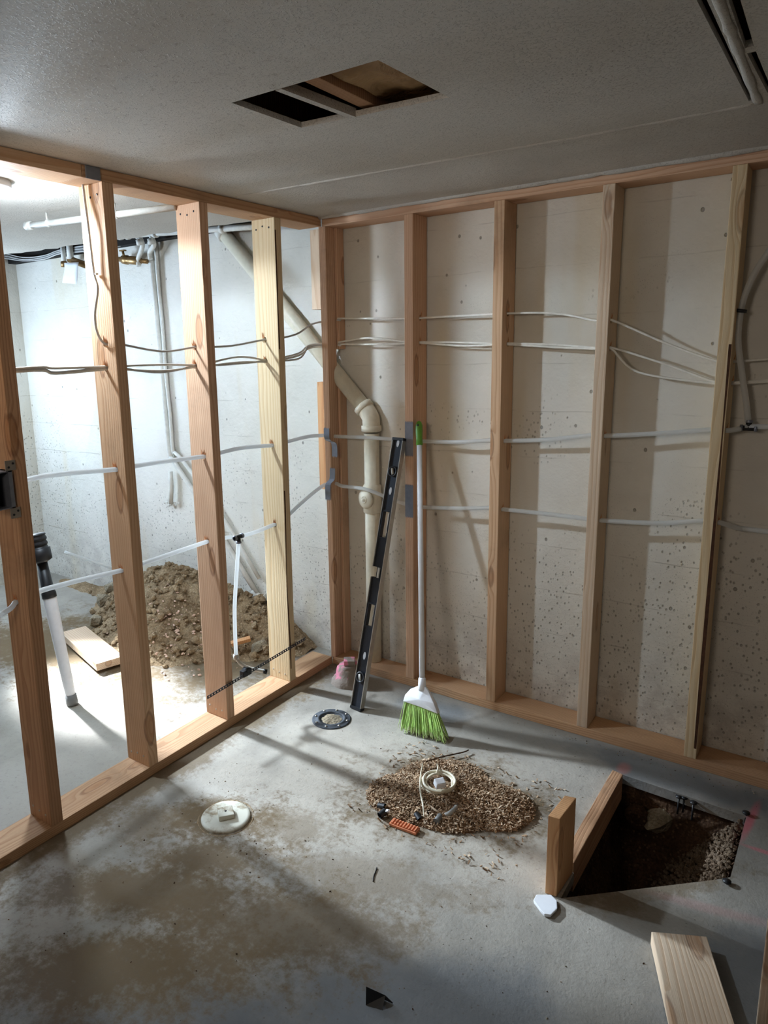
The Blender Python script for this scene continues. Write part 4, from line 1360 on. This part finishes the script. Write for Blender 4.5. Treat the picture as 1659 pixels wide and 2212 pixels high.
bm = B(); M = Matrix.Translation(c2) @ Matrix.Rotation(.9, 4, 'Z') @ Matrix.Rotation(.3, 4, 'X'); box(bm, (-.018, -.014, -.012), (.018, .014, .012)); bevel(bm, .004); bmesh.ops.transform(bm, matrix=M, verts=bm.verts)
o = obj('plastic_block', bm, WHITEP); tag(o, 'small white plastic block sitting inside the cable coil', 'plastic block')
# white bits
for (u, v, s_, lab) in ((1008, 1702, .012, 'small white plastic scrap right of the cable coil'), (1018, 1706, .008, 'tiny white plastic chip right of the cable coil'), (838, 1752, .009, 'white crumb among the dark scraps at the pile\'s left end')):
    c = at_z(u, v, .035); bm = B(); rockbm(bm, (0, 0, 0), s_, u, (1, .7, .5), 1); o = obj('plastic_scrap', bm, WHITEP); o.location = c; tag(o, lab, 'scrap', 'white scraps on the debris pile')
# dark rubber rings
for i, (u, v, lab) in enumerate(((825, 1742, 'black rubber ring scrap at the pile\'s far left end'), (826, 1757, 'black pipe scrap in front at the pile\'s left end'), (903, 1765, 'black pipe ring in front of the coil, right of the orange block'), (930, 1758, 'dark pipe scrap near the grey curved fitting'))):
    c = at_z(u, v, .014); bm = B(); a = i * 1.3
    tube(bm, [c - Vector((math.cos(a), math.sin(a), .2)) * .013, c + Vector((math.cos(a), math.sin(a), .2)) * .013], .011, 14, caps=False)
    tube(bm, [c + Vector((math.cos(a), math.sin(a), .2)) * .013, c - Vector((math.cos(a), math.sin(a), .2)) * .013], .008, 14, caps=False)
    o = obj('rubber_scrap', bm, BLACKP); tag(o, lab, 'scrap', 'dark pipe scraps in the debris pile')
# grey curved fittings
c = at_z(975, 1752, .03)
bm = B(); P = [at_z(962, 1762, .025), at_z(972, 1757, .03), at_z(984, 1746, .03), at_z(988, 1736, .028)]; tube(bm, catmull(P, 5), .0085, 12)
o = obj('curved_fitting', bm, plain('light_grey_plastic', lin(168, 168, 164), .5)); tag(o, 'light grey curved pipe fitting at the front of the debris pile', 'pipe fitting')
bm = B(); P = [at_z(942, 1775, .02), at_z(948, 1768, .022), at_z(952, 1762, .022)]; tube(bm, P, .011, 12); o = obj('pipe_offcut', bm, GREYP); tag(o, 'grey pipe offcut at the front tip of the debris pile', 'pipe offcut')
bm = B(); tube(bm, [at_z(925, 1738, .035), at_z(940, 1750, .035), at_z(958, 1760, .03)], [.003, .004, .002], 6); o = obj('twig', bm, CHIP[2]); tag(o, 'pale twig crossing the front of the debris pile', 'twig')
bm = B(); tube(bm, catmull([at_z(850, 1702, .02), at_z(880, 1694, .03), at_z(905, 1690, .035)], 4), .002, 6); o = obj('dark_wire', bm, BLACKP); tag(o, 'thin dark wire on the left slope of the debris pile', 'wire')
bm = B(); tube(bm, catmull([at_z(912, 1648, .012), at_z(950, 1636, .014), at_z(1000, 1625, .012), at_z(1012, 1620, .012)], 4), .0025, 6); o = obj('brown_stick', bm, DIRT_D); tag(o, 'thin brown stick along the top edge of the debris pile', 'stick')
# orange ribbed block
a = at_z(840, 1777, .012); b = at_z(898, 1799, .012); w_ = at_z(852, 1767, .012) - a
ob = empty('orange_block', a); tag(ob, 'ribbed orange plastic piece lying in front of the debris pile', 'plastic block')
e = (b - a); L = e.length; e.normalize(); n_ = (w_ - e * w_.dot(e)).normalized(); Wd = .033
def OP(s, t, z): return a + e * (s * L) + n_ * (t * Wd) + Vector((0, 0, z - .012))
bm = B(); hexa(bm, [OP(0, 0, .001), OP(1, 0, .001), OP(1, 1, .001), OP(0, 1, .001), OP(0, 0, .010), OP(1, 0, .010), OP(1, 1, .010), OP(0, 1, .010)]); bevel(bm, .001, 1); obj('base_slab', bm, TERRA, ob)
for k in range(9):
    s_ = .06 + k * .105; bm = B(); hexa(bm, [OP(s_, .08, .010), OP(s_ + .05, .08, .010), OP(s_ + .05, .92, .010), OP(s_, .92, .010), OP(s_, .1, .014), OP(s_ + .045, .1, .014), OP(s_ + .045, .9, .014), OP(s_, .9, .014)]); obj('rib', bm, TERRA, ob)

# timbers at the pit
def tim(p4, z0, z1, name, mat, lab, cat):
    """vertical-grain post from four xy corners"""
    bm = B(); hexa(bm, [(x, y, z0) for x, y in p4] + [(x, y, z1) for x, y in p4]); bmesh.ops.recalc_face_normals(bm, faces=bm.faces); bevel(bm, .002)
    c = Vector((p4[0][0], p4[0][1], z0))
    for v in bm.verts: v.co -= c
    o = obj(name, bm, mat); o.matrix_world = Matrix.Translation(c); tag(o, lab, cat); return o


a, b = at_z(1209.5, 1769, .25), at_z(1184, 1762, .25); c_, d2 = at_z(1220, 1718, .25), at_z(1245, 1723, .25)
tim([(b.x, b.y), (a.x, a.y), (d2.x, d2.y), (c_.x, c_.y)], .0005, .25, 'timber_post', WOODS['orange'], 'short upright timber with rings on its cut top, at the pit\'s near left corner', 'timber')
A_, B_ = at_z(1324, 1664, .03), at_z(1349, 1675, .03)
p1, p2 = at_z(1243, 1846, .03), at_z(1243, 1868, .03)
# board on edge along the left side of the pit
y_far, y_near = -.19, -.775
far_l, far_r = A_, B_
dirb = (Vector((1.443, -.77, .06)) - A_); 
bm = B(); Lb = .60
N2 = Vector((1.4525, -.228, .03)); N1 = N2 + Vector((-.038, .008, 0))
E1 = at_z(1240, 1800, .055); 
L2 = Vector((1.4455, -.772, .032)); L1 = L2 + Vector((-.038, .0, 0))
ht = .10
pts8 = [L1 - Vector((0, 0, ht)), L2 - Vector((0, 0, ht)), N2 - Vector((0, 0, ht)), N1 - Vector((0, 0, ht)), L1, L2, N2, N1]
base = pts8[0].copy()
fw = (N1 - L1).normalized(); sd = (L2 - L1).normalized(); upv = sd.cross(fw)
R3 = Matrix((sd, -upv, fw)).transposed()
hexa(bm, [R3.inverted() @ (q - base) for q in pts8]); bmesh.ops.recalc_face_normals(bm, faces=bm.faces); bevel(bm, .002)
o = obj('timber_on_edge', bm, WOODS['brown']); o.matrix_world = Matrix.Translation(base) @ R3.to_4x4(); tag(o, 'timber laid on edge along the left side of the pit', 'timber')
# stakes / roots and wood scrap in the pit
for k, (u, v, l_) in enumerate(((1467, 1722, .06), (1478, 1724, .05), (1498, 1735, .06), (1612, 1757, .03), (1570, 1905, .05))):
    p = at_z(u, v, .006 if k > 2 else -.01)
    t = empty('form_nail', p); tag(t, ['black nail at the pit\'s back edge, left of the group', 'black headed nail in the middle of the group at the pit\'s back edge', 'black headed nail at the right of the group on the pit\'s back edge', 'black nail at the pit\'s back right corner', 'black nail stuck at the pit\'s front right corner'][k], 'nail', 'black nails round the pit')
    bm = B(); q = p + Vector((0, -.01, -l_)); tube(bm, [p, q], .003, 8); obj('shank', bm, BLACKP, t)
    bm = B(); lathe(bm, p, (0, 0, 1), [(0, 0), (.011, 0), (.012, .004), (0, .006)], 10); obj('nail_cap', bm, BLACKP, t)
c = at_z(1430, 1765, -.12); bm = B(); rockbm(bm, (0, 0, 0), .075, 4, (1.3, .6, .6), 2); o = obj('concrete_lump', bm, ROCK); o.location = c; tag(o, 'tan rubble lump near the back of the pit', 'lump')
c = at_z(1375, 1765, -.12); bm = B(); rockbm(bm, (0, 0, 0), .05, 9, (1, .8, .9), 2); o = obj('concrete_lump', bm, DIRT_D); o.location = c; tag(o, 'dark rubble lump in the back left of the pit', 'lump')
bm = B(); rnd = random.Random(31)
for k in range(1500):
    x = rnd.triangular(1.56, 1.822, 1.80); y = rnd.uniform(-.52, -.21)
    dep = .02 + (1.82 - x) * 1.15
    rockbm(bm, (x, y, -min(dep, .34) + rnd.uniform(-.01, .012)), rnd.uniform(.003, .010), k, (1, .7, .8), 1)
o = obj('pit_rubble', bm, m_dirt('pit_rubble_crumbs', lin(128, 110, 92), lin(92, 74, 58), lin(150, 138, 124))); tag(o, 'crumbled concrete and gravel down the right side of the pit', 'rubble', kind='stuff')

# white slab chip in front of the post
q = [(1152, 1944), (1158, 1932), (1190, 1932), (1203, 1945), (1204, 1962), (1190, 1976), (1176, 1974), (1168, 1966)]
bm = B(); P = [at_z(u, v, .012) for u, v in q]; ctr_ = sum(P, Vector()) / len(P)
ft = [bm.verts.new(p) for p in P]; fb = [bm.verts.new(Vector((p.x, p.y, .001)) + (ctr_ - p) * .06) for p in P]
bm.faces.new(ft); bm.faces.new(fb[::-1])
for i in range(len(q)): j = (i + 1) % len(q); bm.faces.new([ft[j], ft[i], fb[i], fb[j]])
bmesh.ops.recalc_face_normals(bm, faces=bm.faces); bevel(bm, .002, 2)
o = obj('white_puck', bm, WHITEP); tag(o, 'white plastic cap on the slab in front of the upright timber', 'cap')
# plank at the bottom right
P = [at_z(1407, 2012, .04), at_z(1522, 2022, .04), at_z(1592, 2212, .04), at_z(1452, 2212, .04)]
dv = (P[3] - P[0]).normalized(); ln = .75; w = (P[1] - P[0]).length
ex = (P[1] - P[0]); ex = (ex - dv * ex.dot(dv)).normalized(); wv_ = .5 * ((P[1] - P[0]).dot(ex) + (P[2] - P[3]).dot(ex))
upz = Vector((0, 0, 1))
bm = B()
sk = (P[1] - P[0]) - ex * (P[1] - P[0]).dot(ex)      # the cut end is slightly skew
sk = sk.dot(dv)
hexa(bm, [(0, 0, 0), (wv_, 0, sk), (wv_, .038, sk), (0, .038, 0), (0, 0, ln), (wv_, 0, ln), (wv_, .038, ln), (0, .038, ln)])
bmesh.ops.recalc_face_normals(bm, faces=bm.faces)
bevel(bm, .002)
R3 = Matrix((ex, -upz, dv)).transposed()
if R3.determinant() < 0: R3 = Matrix((ex, upz, dv)).transposed()
o = obj('plank', bm, WOODS['pale']); o.matrix_world = Matrix.Translation(P[0] - (Vector((0, 0, 0)) if R3.col[1].z < 0 else Vector((0, 0, .038)))) @ R3.to_4x4()
tag(o, 'clean pale plank lying on the slab at the bottom right', 'plank')
# black angled scrap
p = at_z(808, 2178, 0)
bm = B(); a = at_z(790, 2172, 0); b = at_z(826, 2182, 0); c = at_z(800, 2150, 0)
v = [Vector((a.x, a.y, .001)), Vector((b.x, b.y, .001)), Vector((b.x - .004, b.y + .02, .022)), Vector((a.x - .006, a.y + .012, .040)), Vector((b.x + .012, b.y + .028, .004)), Vector((a.x + .008, a.y + .035, .004))]
vv = [bm.verts.new(q) for q in v]
bm.faces.new([vv[0], vv[1], vv[2], vv[3]]); bm.faces.new([vv[3], vv[2], vv[4], vv[5]])
o = obj('bent_scrap', bm, BLACKP); sm = o.modifiers.new('t', 'SOLIDIFY'); sm.thickness = .0025; tag(o, 'bent black plastic scrap on the slab at the bottom of the photo', 'scrap')
bm = B(); P = [at_z(814, 1874, .002), at_z(811, 1883, .002), at_z(807, 1893, .002), at_z(806, 1904, .002)]; tube(bm, catmull(P, 4), .0016, 6); o = obj('bent_nail', bm, BLACKP); tag(o, 'small dark bent nail alone on the slab below the debris pile', 'nail')

# ------------------------------------------------------------------ ceiling hole contents
cut = empty('cavity_bridge', (.87, -1.2, H)); tag(cut, 'painted drywall strip across the ceiling opening', 'drywall strip')
bm = B(); a, b = (.859, -1.321), (.878, -1.05)
hexa(bm, [(a[0], a[1], H - .001), (a[0] + .018, a[1], H - .001), (b[0] + .018, b[1], H - .001), (b[0], b[1], H - .001)] + [(a[0], a[1], H + .02), (a[0] + .018, a[1], H + .02), (b[0] + .018, b[1], H + .02), (b[0], b[1], H + .02)])
obj('strip', bm, MC, cut)
j = lumber('ceiling_joist', (.905, -4.2, H + .02), (.905, -4.2, H + .29), .04, 4.3, WOODS['brown']); tag(j, 'brown ceiling joist seen through the hole in the ceiling', 'joist')
bm = B(); NXX, NYY = 20, 30; g = {}
for i in range(NXX + 1):
    for jj in range(NYY + 1):
        x = .955 + .40 * i / NXX; y = -1.75 + 1.2 * jj / NYY
        z = H + .042 + .012 * noise.noise(Vector((x * 6, y * 9, 0))) + .006 * math.sin(x * 52 + 1.2 * math.sin(y * 6))
        g[i, jj] = bm.verts.new((x, y, z))
for i in range(NXX):
    for jj in range(NYY): bm.faces.new([g[i, jj], g[i + 1, jj], g[i + 1, jj + 1], g[i, jj + 1]])
o = obj('insulation_batt', bm, PAPERI, smooth=True); sm = o.modifiers.new('t', 'SOLIDIFY'); sm.thickness = .09; sm.offset = 1; tag(o, 'wrinkled kraft-faced insulation batt inside the ceiling hole', 'insulation')
